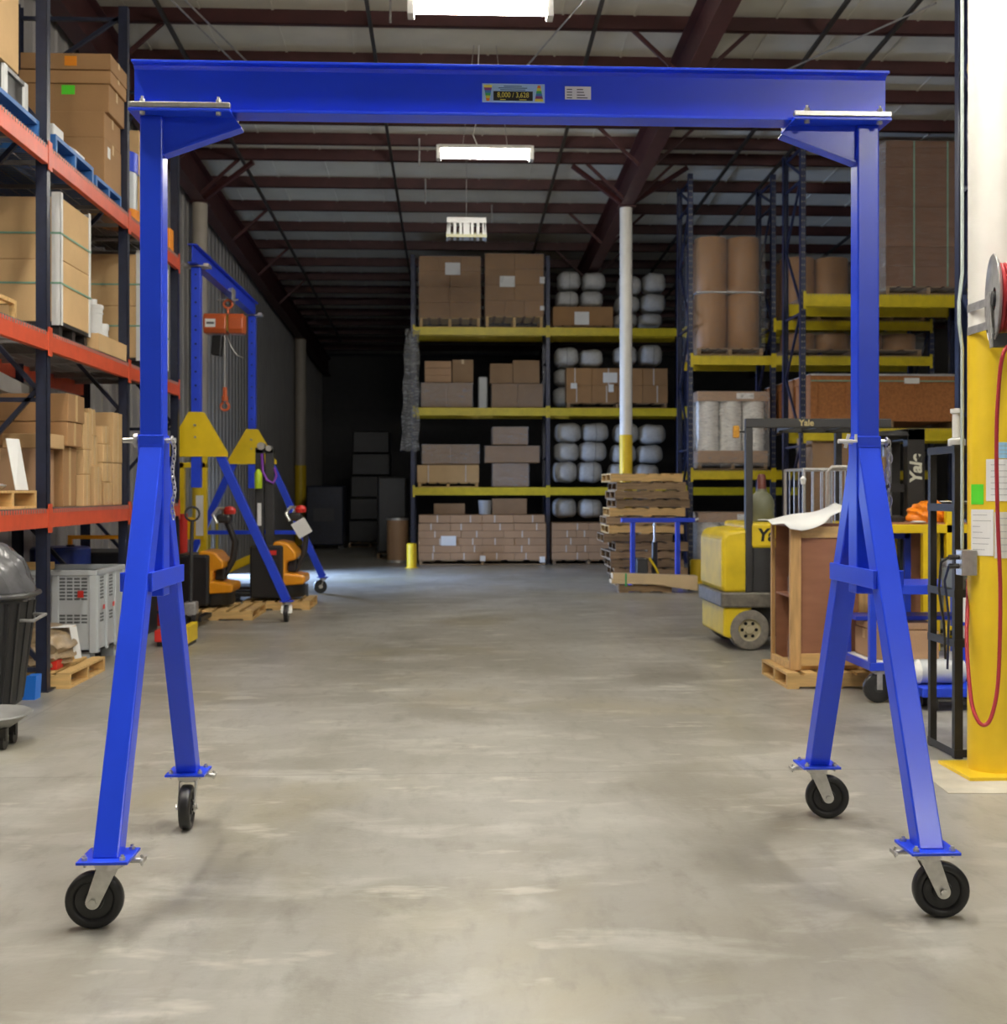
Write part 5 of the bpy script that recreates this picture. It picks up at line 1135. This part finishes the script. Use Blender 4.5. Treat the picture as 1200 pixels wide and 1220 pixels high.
for cxw in (XA(894, fy0), 4.25):
    for yw_, s_ in ((fy0+.02, -1), (fy1-.02, 1)):
        R = .2
        wl = part('tyre', MB().lathe([(.11, -.07), (.17, -.075), (R-.012, -.07), (R, -.05), (R, .05), (R-.012, .07), (.17, .075), (.11, .07), (.11, -.07)], (cxw, yw_+(.06 if s_ < 0 else -.06), R), 32, 'y'), TYRE, t, smooth=True)
        part('rim', MB().lathe([(.001, -.055), (.04, -.055), (.045, -.04), (.1, -.04), (.112, -.066), (.112, .066), (.1, .04), (.001, .05)], (cxw, yw_+(.06 if s_ < 0 else -.06), R), 28, 'y'), M('cream_rim', (.45,.40,.26), .5, var=.15), wl, smooth=True)
        for k in range(6):
            a = 2*PI*k/6; part('rim_hole', MB().cyl((cxw+.07*math.cos(a), fy0+.08-.044 if s_ < 0 else fy1-.08+.05, R+.07*math.sin(a)), (cxw+.07*math.cos(a), fy0+.08-.038 if s_ < 0 else fy1-.08+.04, R+.07*math.sin(a)), .017, 10), DARK, wl)
gz = 2.27
for x in (2.89, 4.1):
    for y in ((fy0, fy1-.07) if x > 3 else (fy0,)): part('guard_post', MB().box(x-.035, x+.035, y, y+.07, .57, gz-.09), CHAR, t, bevel=.008)
for y in (fy0, fy1-.07): part('guard_rail', MB().box(2.855 if y == fy0 else 3.45, 4.3, y, y+.07, gz-.09, gz), CHAR, t, bevel=.008)
for x in (3.45, 3.7, 3.95, 4.23): part('guard_bar', MB().box(x, x+.05, fy0+.07, fy1-.07, gz-.07, gz-.02), CHAR, t)
text('guard_name', 'Yale', .085, M('letter_cream', (.55,.45,.2), .5, var=0), t, (XA(961, fy0), fy0-.001, gz-.045), (PI/2, 0, 0), bold=.002)
part('side_lamp', MB().box(2.74, 2.80, fy0+.02, fy0+.08, gz-.19, gz-.07), M('amber_lamp', (.55,.26,.02), .3, var=.3, scale=30), t, bevel=.012)
part('lamp_arm', MB().cyl((2.79, fy0+.05, gz-.13), (2.86, fy0+.05, gz-.13), .01, 8), CHAR, t)
mx = XA(1092, 11.55)
for y in (11.55, 12.2): part('mast_channel', MB().box(mx-.088, mx+.088, y, y+.12, .08, 2.18), BLKMET, t, bevel=.008)
part('mast_crosshead', MB().box(mx-.088, mx+.088, 11.55, 12.32, 2.06, 2.18), BLKMET, t, bevel=.008)
text('mast_name', 'Yale', .165, M('letter_pale', (.62,.60,.48), .5, var=0), t, (mx-.0, 11.548, 1.78), (PI/2, -PI/2, 0), bold=.006, shear=.15)
part('lift_cylinder', MB().cyl((mx-.22, 11.75, .3), (mx-.22, 11.75, 2.0), .045, 14), STEEL, t, smooth=True)
part('lift_cylinder', MB().cyl((mx-.3, 11.65, .3), (mx-.3, 11.65, 1.9), .03, 14), WOODG, t, smooth=True)
part('tilt_bracket', MB().box(mx-.36, mx-.1, 11.6, 11.8, 1.55, 1.63), BLKMET, t)
part('steering_canopy', MB().lathe([(.2, 0), (.24, .03), (.22, .07), (0, .09)], (mx-.2, 11.75, 2.08), 20), CHAR, t, smooth=True)
for y in (11.65, 12.25): part('fork_tine', MB().box(mx+.15, mx+1.1, y, y+.1, .06, .1).box(mx+.13, mx+.17, y, y+.1, .06, .6), BLKMET, t)
part('carriage', MB().box(mx+.088, mx+.15, 11.6, 12.4, .3, .7), BLKMET, t)
gx, gy_ = XA(909, 11.8), 11.85
t = thing('gas_bottle', 'grey-green bottle with maroon cap standing on the forklift hood', 'bottle', (gx, gy_, 1.252))
part('bottle_body', MB().lathe([(.12, 0), (.125, .02), (.125, .2), (.10, .26), (.055, .30), (.05, .33), (0, .33)], (gx, gy_, 1.252), 24), GREENISH, t, smooth=True)
part('cap', MB().lathe([(.048, .33), (.042, .46), (.03, .48), (0, .48)], (gx, gy_, 1.252), 16), MAROON, t, smooth=True)
t = thing('wire_basket', 'silver wire trolley basket standing behind the plywood crate', 'trolley', (3.35, 10.75, 0))
wx0, wx1, wy0, wy1 = XA(958, 10.5), XA(1014, 10.5), 10.5, 11.1; wz0, wz1 = .75, ZA(985, 559, 10.5)
for b in ((wx0, wy0), (wx1, wy0), (wx0, wy1), (wx1, wy1)): part('corner_post', MB().cyl((b[0], b[1], .08), (b[0], b[1], wz1), .016, 10), GALV, t, smooth=True)
for z_ in (wz0, wz1):
    part('rim_wire', MB().tube([(wx0, wy0, z_), (wx1, wy0, z_), (wx1, wy1, z_), (wx0, wy1, z_)], .012, 8, closed=True), GALV, t)
for k in range(1, 5):
    x = wx0+(wx1-wx0)*k/5
    for y in (wy0, wy1): part('wire', MB().cyl((x, y, wz0), (x, y, wz1), .005, 6), GALV, t)
for k in range(1, 4):
    y = wy0+(wy1-wy0)*k/4
    for x in (wx0, wx1): part('wire', MB().cyl((x, y, wz0), (x, y, wz1), .005, 6), GALV, t)
part('loop_handle', MB().tube([(wx0+.2, wy0-.02, wz0+.2), (wx0+.2, wy0-.02, wz1-.03), (wx0+.25, wy0-.02, wz1+.02), (wx0+.38, wy0-.02, wz1+.02), (wx0+.43, wy0-.02, wz1-.03), (wx0+.43, wy0-.02, wz0+.2)], .016, 8), GALV, t, smooth=True)
part('tray', MB().box(wx0, wx1, wy0, wy1, wz0-.02, wz0-.005), GALV, t)
for b in ((wx0, wy0), (wx1, wy0), (wx0, wy1), (wx1, wy1)): part('wheel', MB().cyl((b[0]-.015, b[1], .05), (b[0]+.015, b[1], .05), .05, 14), RUBBER, t)
for i, (px, zz) in enumerate(((957, 1.62),)): part('white_cap', MB().lathe([(.02, 0), (.03, .05), (0, .08)], (XA(px, 10.48), 10.48, zz), 12), WPLAST, t, smooth=True)

# ================================================================ PLYWOOD CRATE ON PALLET
kx0, kx1, ky0, ky1 = 2.69, 3.32, 9.36, 9.93; kz0, kz1 = .13, 1.275
pallet(2.63, 3.42, 9.22, 10.0, 0, 'pine pallet under the plywood crate', WOOD, 'x', 6, .125)
t = thing('plywood_crate', 'upright open-sided plywood crate with pine posts, beside the right gantry leg', 'crate', ((kx0+kx1)/2, (ky0+ky1)/2, kz0))
for x in (kx0, kx1-.075):
    part('front_post', MB().box(x, x+.085, ky0-.02, ky0+.03, kz0, kz1), WOODX, t, bevel=.003)
    part('rear_post', MB().box(x, x+.03, ky1-.03, ky1+.01, kz0, kz1), WOODX, t, bevel=.003)
part('front_panel', MB().box(kx0+.085, kx1-.075, ky0+.005, ky0+.017, kz0+.13, kz1-.09), PLY, t)
part('rear_panel', MB().box(kx0+.03, kx1-.05, ky1-.05, ky1-.04, kz0, kz1), PLY, t)
part('right_panel', MB().box(kx1-.012, kx1, ky0+.03, ky1-.03, kz0, kz1), PLY, t)
part('front_rail', MB().box(kx0+.085, kx1-.075, ky0-.005, ky0+.025, kz1-.09, kz1), WOOD, t, bevel=.003)
part('front_rail', MB().box(kx0+.085, kx1-.075, ky0-.005, ky0+.025, kz0+.03, kz0+.13), WOOD, t, bevel=.003)
part('side_sill', MB().box(kx0, kx0+.03, ky0+.03, ky1-.03, kz0, kz0+.06), WOOD, t)
part('crate_floor', MB().box(kx0+.03, kx1-.012, ky0+.03, ky1-.05, kz0, kz0+.03), WOOD, t)
part('crate_top', MB().box(kx0, kx1, ky0, ky1, kz1, kz1+.012), PLY, t)
part('shelf', MB().box(kx0+.03, kx1-.012, ky0+.03, ky1-.05, .70, .715), PLY, t)
for k, (z_, hh) in enumerate(((kz0+.031, .36), (.716, .26))):
    o = solo('wrapped_part', MB().lathe([(.06, 0), (.09, .03), (.085, hh*.35), (.05, hh*.6), (.06, hh*.8), (.04, hh), (0, hh)], (kx0+.15, 9.6, z_), 16), M('film_wrapped_grey', (.35,.32,.30), .25, var=.4, scale=14, bump=.6, bscale=20), ['film-wrapped fitting on the floor of the plywood crate', 'film-wrapped fitting on the shelf of the plywood crate'][k], 'part', 'wrapped fittings in the crate', smooth=True)
    part('film_wrap', MB().lathe([(.1, .01), (.1, hh*.5), (.07, hh*.9), (.03, hh+.03)], (kx0+.15, 9.6, z_), 12), WRAPH, o, smooth=True)
# draped white sheet on the crate
vs = []; nx_, ny_ = 14, 8
sx0, sx1 = XA(915, 9.4), XA(1012, 9.4)
for i in range(nx_+1):
    for j in range(ny_+1):
        u, v = i/nx_, j/ny_
        x = sx0+(sx1-sx0)*u+.04*v; y = 9.27+.6*v
        z = kz1+.028+.13*u*u+.012*math.sin(u*9+v*4)+.02*v
        if v < .25: z -= (.25-v)*.3*(1-abs(u-.35)*1.4)*(1 if .15 < u < .7 else .3)
        z = max(z, kz1+.024 if y > ky0-.03 else 0)
        vs.append((x, y, z))
fs = [(i*(ny_+1)+j, (i+1)*(ny_+1)+j, (i+1)*(ny_+1)+j+1, i*(ny_+1)+j+1) for i in range(nx_) for j in range(ny_)]
o = solo('paper_drape', MB().add(vs, fs), PAPER, 'creased white sheet draped over the top of the plywood crate', 'sheet', smooth=True)
sm = o.modifiers.new('thickness', 'SOLIDIFY'); sm.thickness = .006; sm.offset = 1

# ================================================================ BLUE CART, YELLOW TABLE
t = thing('blue_cart', 'blue steel shelf cart with a large black caster behind the right leg', 'cart', (3.7, 9.0, 0))
bx0, bx1, by0, by1 = 3.05, 3.95, 8.55, 9.15
part('deck', MB().box(bx0, bx1, by0, by1, .24, .30), BLUE2, t, bevel=.006)
part('deck_liner', MB().box(bx0+.02, bx1-.02, by0+.02, by1-.02, .3, .306), PAPER, t)
part('upper_shelf', MB().box(bx0+.0, bx1, by0, by1, .80, .87), BLUE2, t, bevel=.006)
part('middle_shelf', MB().box(bx0+.0, bx1, by0+.3, by1, .58, .61), BLUE2, t)
for x in (bx0, bx1-.05):
    for y in (by0, by1-.05): part('upright', MB().box(x, x+.05, y, y+.05, .3, .8), BLUE2, t, bevel=.004)
part('push_post', MB().box(bx1-.26, bx1-.2, by0-.03, by0, .12, .8), BLUE2, t)
part('white_band', MB().box(bx1-.262, bx1-.198, by0-.033, by0+.002, .60, .78), PAPER, t)
for x, y in ((bx0+.08, by0+.06), (bx1-.1, by0+.06), (bx0+.42, by1-.06), (bx1-.1, by1-.06)):
    if True:
        wl = part('wheel', MB().lathe([(.03, -.03), (.075, -.03), (.1, -.025), (.11, -.015), (.11, .015), (.1, .025), (.075, .03), (.03, .03), (.03, -.03)], (x, y, .11), 24, 'y'), RUBBER, t, smooth=True)
        part('hub', MB().lathe([(0, -.032), (.035, -.032), (.035, .032), (0, .032)], (x, y, .11), 14, 'y'), CHAR, wl)
        part('fork', MB().box(x-.035, x+.035, y-.045, y+.045, .215, .24).box(x-.02, x+.02, y-.043, y-.037, .1, .22).box(x-.02, x+.02, y+.037, y+.043, .1, .22), STEEL, t)
carton(3.12, 3.62, 8.68, 9.08, .308, .52, CARD[3], 'lower carton on the deck of the blue cart', 'x')
carton(3.12, 3.60, 8.7, 9.06, .524, .575, CARD[3], 'flat carton on the lower carton of the blue cart', None)
t = thing('film_roll', 'clear stretch-film roll on the low blue shelf beside the column', 'roll', (3.75, 8.3, .3))
rx0, rx1 = XA(1097, 8.35), XA(1150, 8.35)
part('film', MB().cyl((rx0, 8.4, .26), (rx1, 8.4, .26), .085, 24), M('film_roll_grey', (.55,.57,.58), .25, var=.05), t, smooth=True)
part('core', MB().cyl((rx0-.05, 8.4, .26), (rx0, 8.4, .26), .05, 20, .09), PAPER, t, smooth=True)
t = thing('blue_dolly', 'low blue dolly on black wheels under the film roll', 'dolly', (3.7, 8.35, 0))
part('deck', MB().box(3.30, 3.95, 8.2, 8.5, .105, .17), BLUE2, t, bevel=.006)
for x in (3.4, 3.82):
    for y in (8.26, 8.44): part('wheel', MB().cyl((x-.02, y, .052), (x+.02, y, .052), .052, 16), RUBBER, t)
yy = 10.1
t = thing('yellow_table', 'yellow steel work table with brown top behind the blue cart', 'table', (4.2, 10.3, 0))
tx0, tx1 = XA(1066, yy), XA(1146, yy)
tz = ZA(1100, 627, yy)
part('table_top', MB().box(tx0-.1, tx1+.1, yy+.03, yy+.7, tz-.0, tz+.03), PLY, t, bevel=.004)
part('apron', MB().box(tx0-.1, tx1+.1, yy, yy+.03, tz-.06, tz+.015), YGUS, t, bevel=.005)
for px in (1104, 1132): part('leg', MB().box(XA(px, yy)-.03, XA(px, yy)+.03, yy, yy+.06, 0, tz-.06 if px < 1120 else tz+.22), YGUS, t, bevel=.005)
part('leg', MB().box(tx0-.1, tx0-.04, yy, yy+.06, 0, tz-.06), YGUS, t)
part('rear_leg', MB().box(tx1, tx1+.06, yy+.6, yy+.66, 0, tz), YGUS, t); part('rear_leg', MB().box(tx0-.1, tx0-.04, yy+.6, yy+.66, 0, tz), YGUS, t)
part('blue_rail', MB().box(tx0-.1, XA(1100, yy), yy+.3, yy+.34, tz-.12, tz-.07).box(XA(1094, yy), XA(1100, yy)+.01, yy+.3, yy+.34, .2, tz-.07), BLUE2, t)
part('yellow_locker', MB().box(tx0, XA(1090, yy), yy+.4, yy+.68, .35, tz-.1), YGUS, t, bevel=.01)
part('locker_window', MB().box(XA(1070, yy), XA(1084, yy), yy+.394, yy+.4, .9, 1.02), DARK, t)
part('brown_back', MB().box(XA(1108, yy), XA(1130, yy), yy+.5, yy+.52, .3, tz-.02), PLY, t)
bm = bmesh.new(); bmesh.ops.create_icosphere(bm, subdivisions=4, radius=1)
for v in bm.verts:
    q = 1+.12*math.sin(v.co.x*6+1)*math.cos(v.co.y*5)+.07*math.sin(v.co.z*11+v.co.x*9)
    v.co = Vector((v.co.x*.19*q, v.co.y*.15*q, max(-.06, v.co.z*.13*q)))
ox = XA(1108, yy+.25)
mb = MB(); mb.v = [(v.co.x+ox, v.co.y+yy+.25, v.co.z+tz+.091) for v in bm.verts]; mb.f = [tuple(v.index for v in f.verts) for f in bm.faces]; bm.free()
solo('plastic_bag', mb, BAG, 'crumpled orange plastic bag lying on the yellow table', 'bag', smooth=True)
solo('tool_disc', MB().lathe([(0, 0), (.07, 0), (.075, .04), (.03, .06), (0, .06)], (XA(1068, yy+.3), yy+.3, tz+.031), 16), BLKMET, 'small dark tool on the yellow table by the leg', 'tool', smooth=True)
solo('white_rag', MB().lathe([(.06, 0), (.065, .008), (.03, .014), (0, .015)], (XA(1094, yy+.07), yy+.07, tz+.0315), 14), PAPER, 'flat white cloth on the yellow table', 'cloth', smooth=True)

# ================================================================ BLACK SHELF STAND AND COLUMN FITTINGS
t = thing('black_shelf', 'narrow black angle-iron shelf stand next to the yellow column', 'shelf', (3.05, 7.05, 0))
hx0, hx1, hy0, hy1 = 2.915, 3.28, 6.77, 7.16; ht = 1.83
for x, y, zt2 in ((hx0, hy0, ht), (hx1-.04, hy0, ht), (hx0, hy1-.04, 1.82), (hx1-.04, hy1-.04, 1.82)):
    part('corner_post', MB().box(x, x+.05 if y == hy0 and x == hx0 else x+.04, y, y+.04, 0, zt2), BLKMET, t, bevel=.002)
SH = [.03, .67, .96, 1.46, 1.80]
for z_ in SH:
    if z_ > .1: part('shelf_board', MB().box(hx0+.005, hx1-.005, hy0+.005, hy1-.005, z_, z_+.012), CHAR, t)
    part('side_rail', MB().box(hx0-.003, hx0+.0, hy0, hy1, z_-.02, z_+.025), BLKMET, t); part('front_rail', MB().box(hx0, hx1, hy0-.003, hy0, z_-.02, z_+.025), BLKMET, t)
t = thing('white_canister', 'white plunger-shaped plastic bottle on top of the black shelf stand', 'bottle', (2.98, 6.93, 1.814))
part('foot', MB().lathe([(.045, 0), (.05, .01), (.05, .05), (.03, .06), (0, .06)], (2.97, 6.87, 1.8145), 20), WPLAST, t, smooth=True)
part('neck', MB().lathe([(.025, .06), (.025, .2), (.036, .205), (.036, .23), (0, .235)], (2.97, 6.87, 1.8145), 18), WPLAST, t, smooth=True)
solo('white_plate', MB().lathe([(0, 0), (.07, 0), (.12, .022), (.115, .026), (.06, .01), (0, .01)], (3.03, 6.97, 1.4735), 28), WPLAST, 'white plate on the upper shelf of the black stand', 'plate', smooth=True)
solo('black_can', MB().lathe([(.035, 0), (.035, .1), (.02, .12), (0, .12)], (3.19, 6.88, 1.4735), 16), BLACK, 'small black can beside the white plate on the shelf stand', 'can', smooth=True)
t = thing('bench_vise', 'grey metal vise on the middle shelf of the black stand', 'vise', (3.0, 7.1, .973))
part('vise_body', MB().box(2.96, 3.10, 6.86, 7.08, .973, 1.1), M('vise_grey', (.17,.18,.155), .45, var=.15), t, bevel=.012)
part('vise_jaw', MB().box(2.97, 3.09, 6.88, 7.1, 1.1, 1.15), STEEL, t, bevel=.008)
part('vise_screw', MB().cyl((3.03, 6.83, 1.04), (3.03, 6.88, 1.04), .015, 10), STEEL, t)
t = thing('tape_measure', 'yellow tape measure on the lower shelf of the black stand', 'tape measure', (2.98, 6.95, .683))
part('case', MB().box(2.94, 3.0, 6.93, 7.0, .683, .75), YGUS, t, bevel=.015, seg=3)
part('label_patch', MB().box(2.955, 2.985, 6.927, 6.93, .70, .73), BLKMET, t)
solo('cloth_wad', MB().lathe([(.05, 0), (.06, .03), (.045, .07), (.01, .08), (0, .08)], (3.09, 6.95, .683), 12), PAPER, 'white rag beside the tape measure on the black stand', 'cloth', smooth=True)
solo('spool', MB().lathe([(.02, -.06), (.06, -.06), (.06, .06), (.02, .06)], (3.19, 7.02, .743), 18, 'y'), BLACK, 'black tape spool standing on the lower shelf of the black stand', 'spool', smooth=True)
# column 3.03, 6.45, r .122
CXc, CYc, CR = 2.98, 6.45, .1225
def on_col(px0, px1, py0, py1, name, mat, label, lines=0):
    """sheet of paper lying round the front of the column"""
    n_ = 8; vs = []
    def ang(px):
        t_ = (px-600)/FPX; best = min((abs(AT(px, 0, CYc-CR*math.cos(a))[0]-(CXc+CR*math.sin(a))), a) for a in [-1.35+.01*i for i in range(271)]); return best[1]
    a0, a1 = ang(px0), ang(px1) if px1 < 1204 else 1.3
    yf = CYc-CR*math.cos((a0+a1)/2); z1, z0 = ZA(1180, py0, yf), ZA(1180, py1, yf)
    r = CR+.0025
    for rr_ in (CR, r):
        for i in range(n_+1):
            a = a0+(a1-a0)*i/n_
            for z_ in (z0, z1): vs.append((CXc+rr_*math.sin(a), CYc-rr_*math.cos(a), z_))
    k = 2*(n_+1)
    fs = [(k+2*i, k+2*i+2, k+2*i+3, k+2*i+1) for i in range(n_)]+[(2*i+1, 2*i+3, 2*i+2, 2*i) for i in range(n_)]+[(2*i, 2*i+2, k+2*i+2, k+2*i) for i in range(n_)]+[(2*i+1, k+2*i+1, k+2*i+3, 2*i+3) for i in range(n_)]+[(0, k, k+1, 1), (2*n_, 2*n_+1, k+2*n_+1, k+2*n_)]
    o = solo(name, MB().add(vs, fs), mat, label, 'paper', 'papers taped to the yellow column')
    rnd = random.Random(int(py0))
    for q in range(lines):
        zz = z1-(z1-z0)*(q+1)/(lines+1); aa = a0+(a1-a0)*.1; ab = a0+(a1-a0)*rnd.uniform(.4, .9); mb = MB(); r2 = r+.0006
        pts = [(CXc+r2*math.sin(aa+(ab-aa)*i/5), CYc-r2*math.cos(aa+(ab-aa)*i/5)) for i in range(6)]
        mb.add([(x, y, zz) for x, y in pts]+[(x, y, zz+.0028) for x, y in pts], [(i, i+1, 7+i, 6+i) for i in range(5)])
        part('print_line', mb, M('grey_print_light', (.35,.35,.36), .7, var=0), o)
    return o
on_col(1187, 1210, 527, 546, 'note_sheet', BLUEL, 'pale blue note high on the yellow column', 3)
on_col(1175, 1210, 547, 597, 'notice_sheet', PAPER, 'white printed notice on the column under the blue note', 6)
on_col(1154.5, 1172, 577, 601, 'note_sheet', GREENL, 'bright green note at the edge of the yellow column', 0)
on_col(1156, 1184, 607, 662, 'notice_sheet', PAPER, 'white printed notice low on the left of the column', 7)
on_col(1185, 1210, 610, 665, 'notice_sheet', M('cream_paper', (.72,.70,.62), .7, var=.03), 'cream printed notice low on the right of the column', 6)
ex, ey, ez = XA(1150, 6.42), 6.42, ZA(1150, 670, 6.42)
t = thing('outlet_box', 'galvanized outlet box with plugs on the side of the column', 'outlet', (ex, ey, ez-.07))
part('box', MB().box(CXc-CR-.075, CXc-CR+.012, 6.37, 6.45, ez-.07, ez+.07), GALV, t, bevel=.004)
for z_ in (-.02, .03): part('plug', MB().cyl((CXc-CR-.13, 6.41, ez+z_), (CXc-CR-.075, 6.41, ez+z_), .014, 10), BLACK, t)
part('power_cord', MB().tube([(CXc-CR-.13, 6.41, ez+.03), (CXc-CR-.17, 6.42, ez+.0), (CXc-CR-.17, 6.45, ez-.15), (CXc-CR-.12, 6.5, ez-.35), (CXc-CR-.09, 6.55, ez-.55)], .007, 8), BLACK, t, smooth=True)
part('power_cord', MB().tube([(CXc-CR-.13, 6.41, ez-.02), (CXc-CR-.15, 6.42, ez-.1), (CXc-CR-.11, 6.46, ez-.3), (CXc-CR-.1, 6.5, ez-.6)], .007, 8), NAVY, t, smooth=True)
solo('conduit_pipe', MB().tube([(CXc-CR-.018, 6.5, ZA(1150, 650, 6.5)), (CXc-CR-.018, 6.5, 3.1), (CXc-CR-.03, 6.5, 3.02), (CXc-CR-.018, 6.5, 3.4), (CXc-CR-.018, 6.5, 5.5)] if False else [(CXc-CR-.016, 6.5, ez+.07), (CXc-CR-.016, 6.5, 2.36), (CXc-CR-.034, 6.5, 2.5), (CXc-CR-.034, 6.5, 2.62), (CXc-CR-.016, 6.5, 2.78), (CXc-CR-.016, 6.5, 7.0)], .0095, 10), M('pale_green_conduit', (.50,.58,.55), .4, var=.05), 'pale conduit pipe running down the left side of the column', 'pipe', smooth=True)
# hose reel on the front left of the column
rcy = 6.06; rcx, rcz = XA(1187, rcy)+.075, ZA(1187, 355, rcy)
t = thing('hose_reel', 'steel hose reel wound with red hose, bracketed to the column', 'hose reel', (rcx, rcy, rcz-.25))
RA = math.radians(-16)
def turn(mb):                                                     # the reel stands skew on the column
    c_, s_ = math.cos(RA), math.sin(RA)
    mb.v = [(rcx+(x-rcx)*c_-(y-rcy)*s_, rcy+(x-rcx)*s_+(y-rcy)*c_, z) for x, y, z in mb.v]; return mb
for x in (rcx-.075, rcx+.1):
    part('disc', turn(MB().lathe([(.06, -.003), (.20, -.003), (.228, -.016), (.235, -.011), (.21, .004), (.06, .004), (.06, -.003)], (x, rcy, rcz), 40, 'x')), STEEL, t, smooth=True)
hs_ = MB()
for lay in range(4):
    for k in range(7): hs_.tube(ring((rcx-.055+k*.022, rcy, rcz), .115+.02*lay, 'x', 28), .0105, 8, closed=True)
part('wound_hose', turn(hs_), HOSE, t, smooth=True, kind='stuff')
part('hub', turn(MB().cyl((rcx-.09, rcy, rcz), (rcx+.12, rcy, rcz), .04, 18)), CHAR, t, smooth=True)
for xx in (rcx-.1, rcx+.118):
    part('side_arm', turn(MB().prism([(rcy-.06, rcz-.26), (rcy+.0, rcz-.26), (rcy+.12, rcz-.06), (rcy+.12, rcz+.03), (rcy+.03, rcz+.04)], 'x', xx, xx+.006)), STEEL, t)
part('guide_box', turn(MB().box(rcx-.094, rcx+.118, rcy-.07, rcy-.02, rcz-.26, rcz-.19)), CHAR, t, bevel=.004)
for z_ in (0.0, -.125): part('mount_bracket', MB().box(CXc-CR-.006, rcx+.12, rcy+.13, rcy+.18, rcz+z_-.02, rcz+z_+.025).box(CXc-CR-.011, CXc-CR-.004, rcy+.13, CYc, rcz+z_-.02, rcz+z_+.025).box(rcx-.06, rcx-.01, rcy+.08, rcy+.14, rcz+z_-.02, rcz+z_+.025), STEEL, t, bevel=.003)
for z_ in (0.0, -.125): part('bolt', MB().cyl((CXc-CR+.03, rcy+.122, rcz+z_), (CXc-CR+.03, rcy+.13, rcz+z_), .01, 8), GALV, t)
def hp(px, py, Y): x, z_ = AT(px, py, Y); return (x, Y, z_)
pts = [(rcx+.03, rcy-.06, rcz-.22), hp(1196, 420, 5.98), hp(1189, 480, 6.05), hp(1187.5, 540, 6.1), hp(1189, 620, 6.15), hp(1192, 700, 6.17), hp(1191, 780, 6.17), hp(1188, 825, 6.16), hp(1181, 855, 6.15), hp(1173, 864, 6.15), hp(1165, 858, 6.17), hp(1158, 838, 6.22), hp(1154, 800, 6.3), hp(1152, 760, 6.38), hp(1153, 720, 6.46), hp(1154, 690, 6.52)]
def smooth_pts(P, n=6):
    P = [Vector(p) for p in P]; out = []
    for i in range(len(P)-1):
        a, b, c_, d_ = P[max(i-1, 0)], P[i], P[i+1], P[min(i+2, len(P)-1)]
        for k in range(n):
            u = k/n; out.append(.5*((2*b)+(c_-a)*u+(2*a-5*b+4*c_-d_)*u*u+(3*b-a-3*c_+d_)*u**3))
    return out+[P[-1]]
part('hanging_hose', MB().tube(smooth_pts(pts), .0105, 10), HOSE, t, smooth=True)
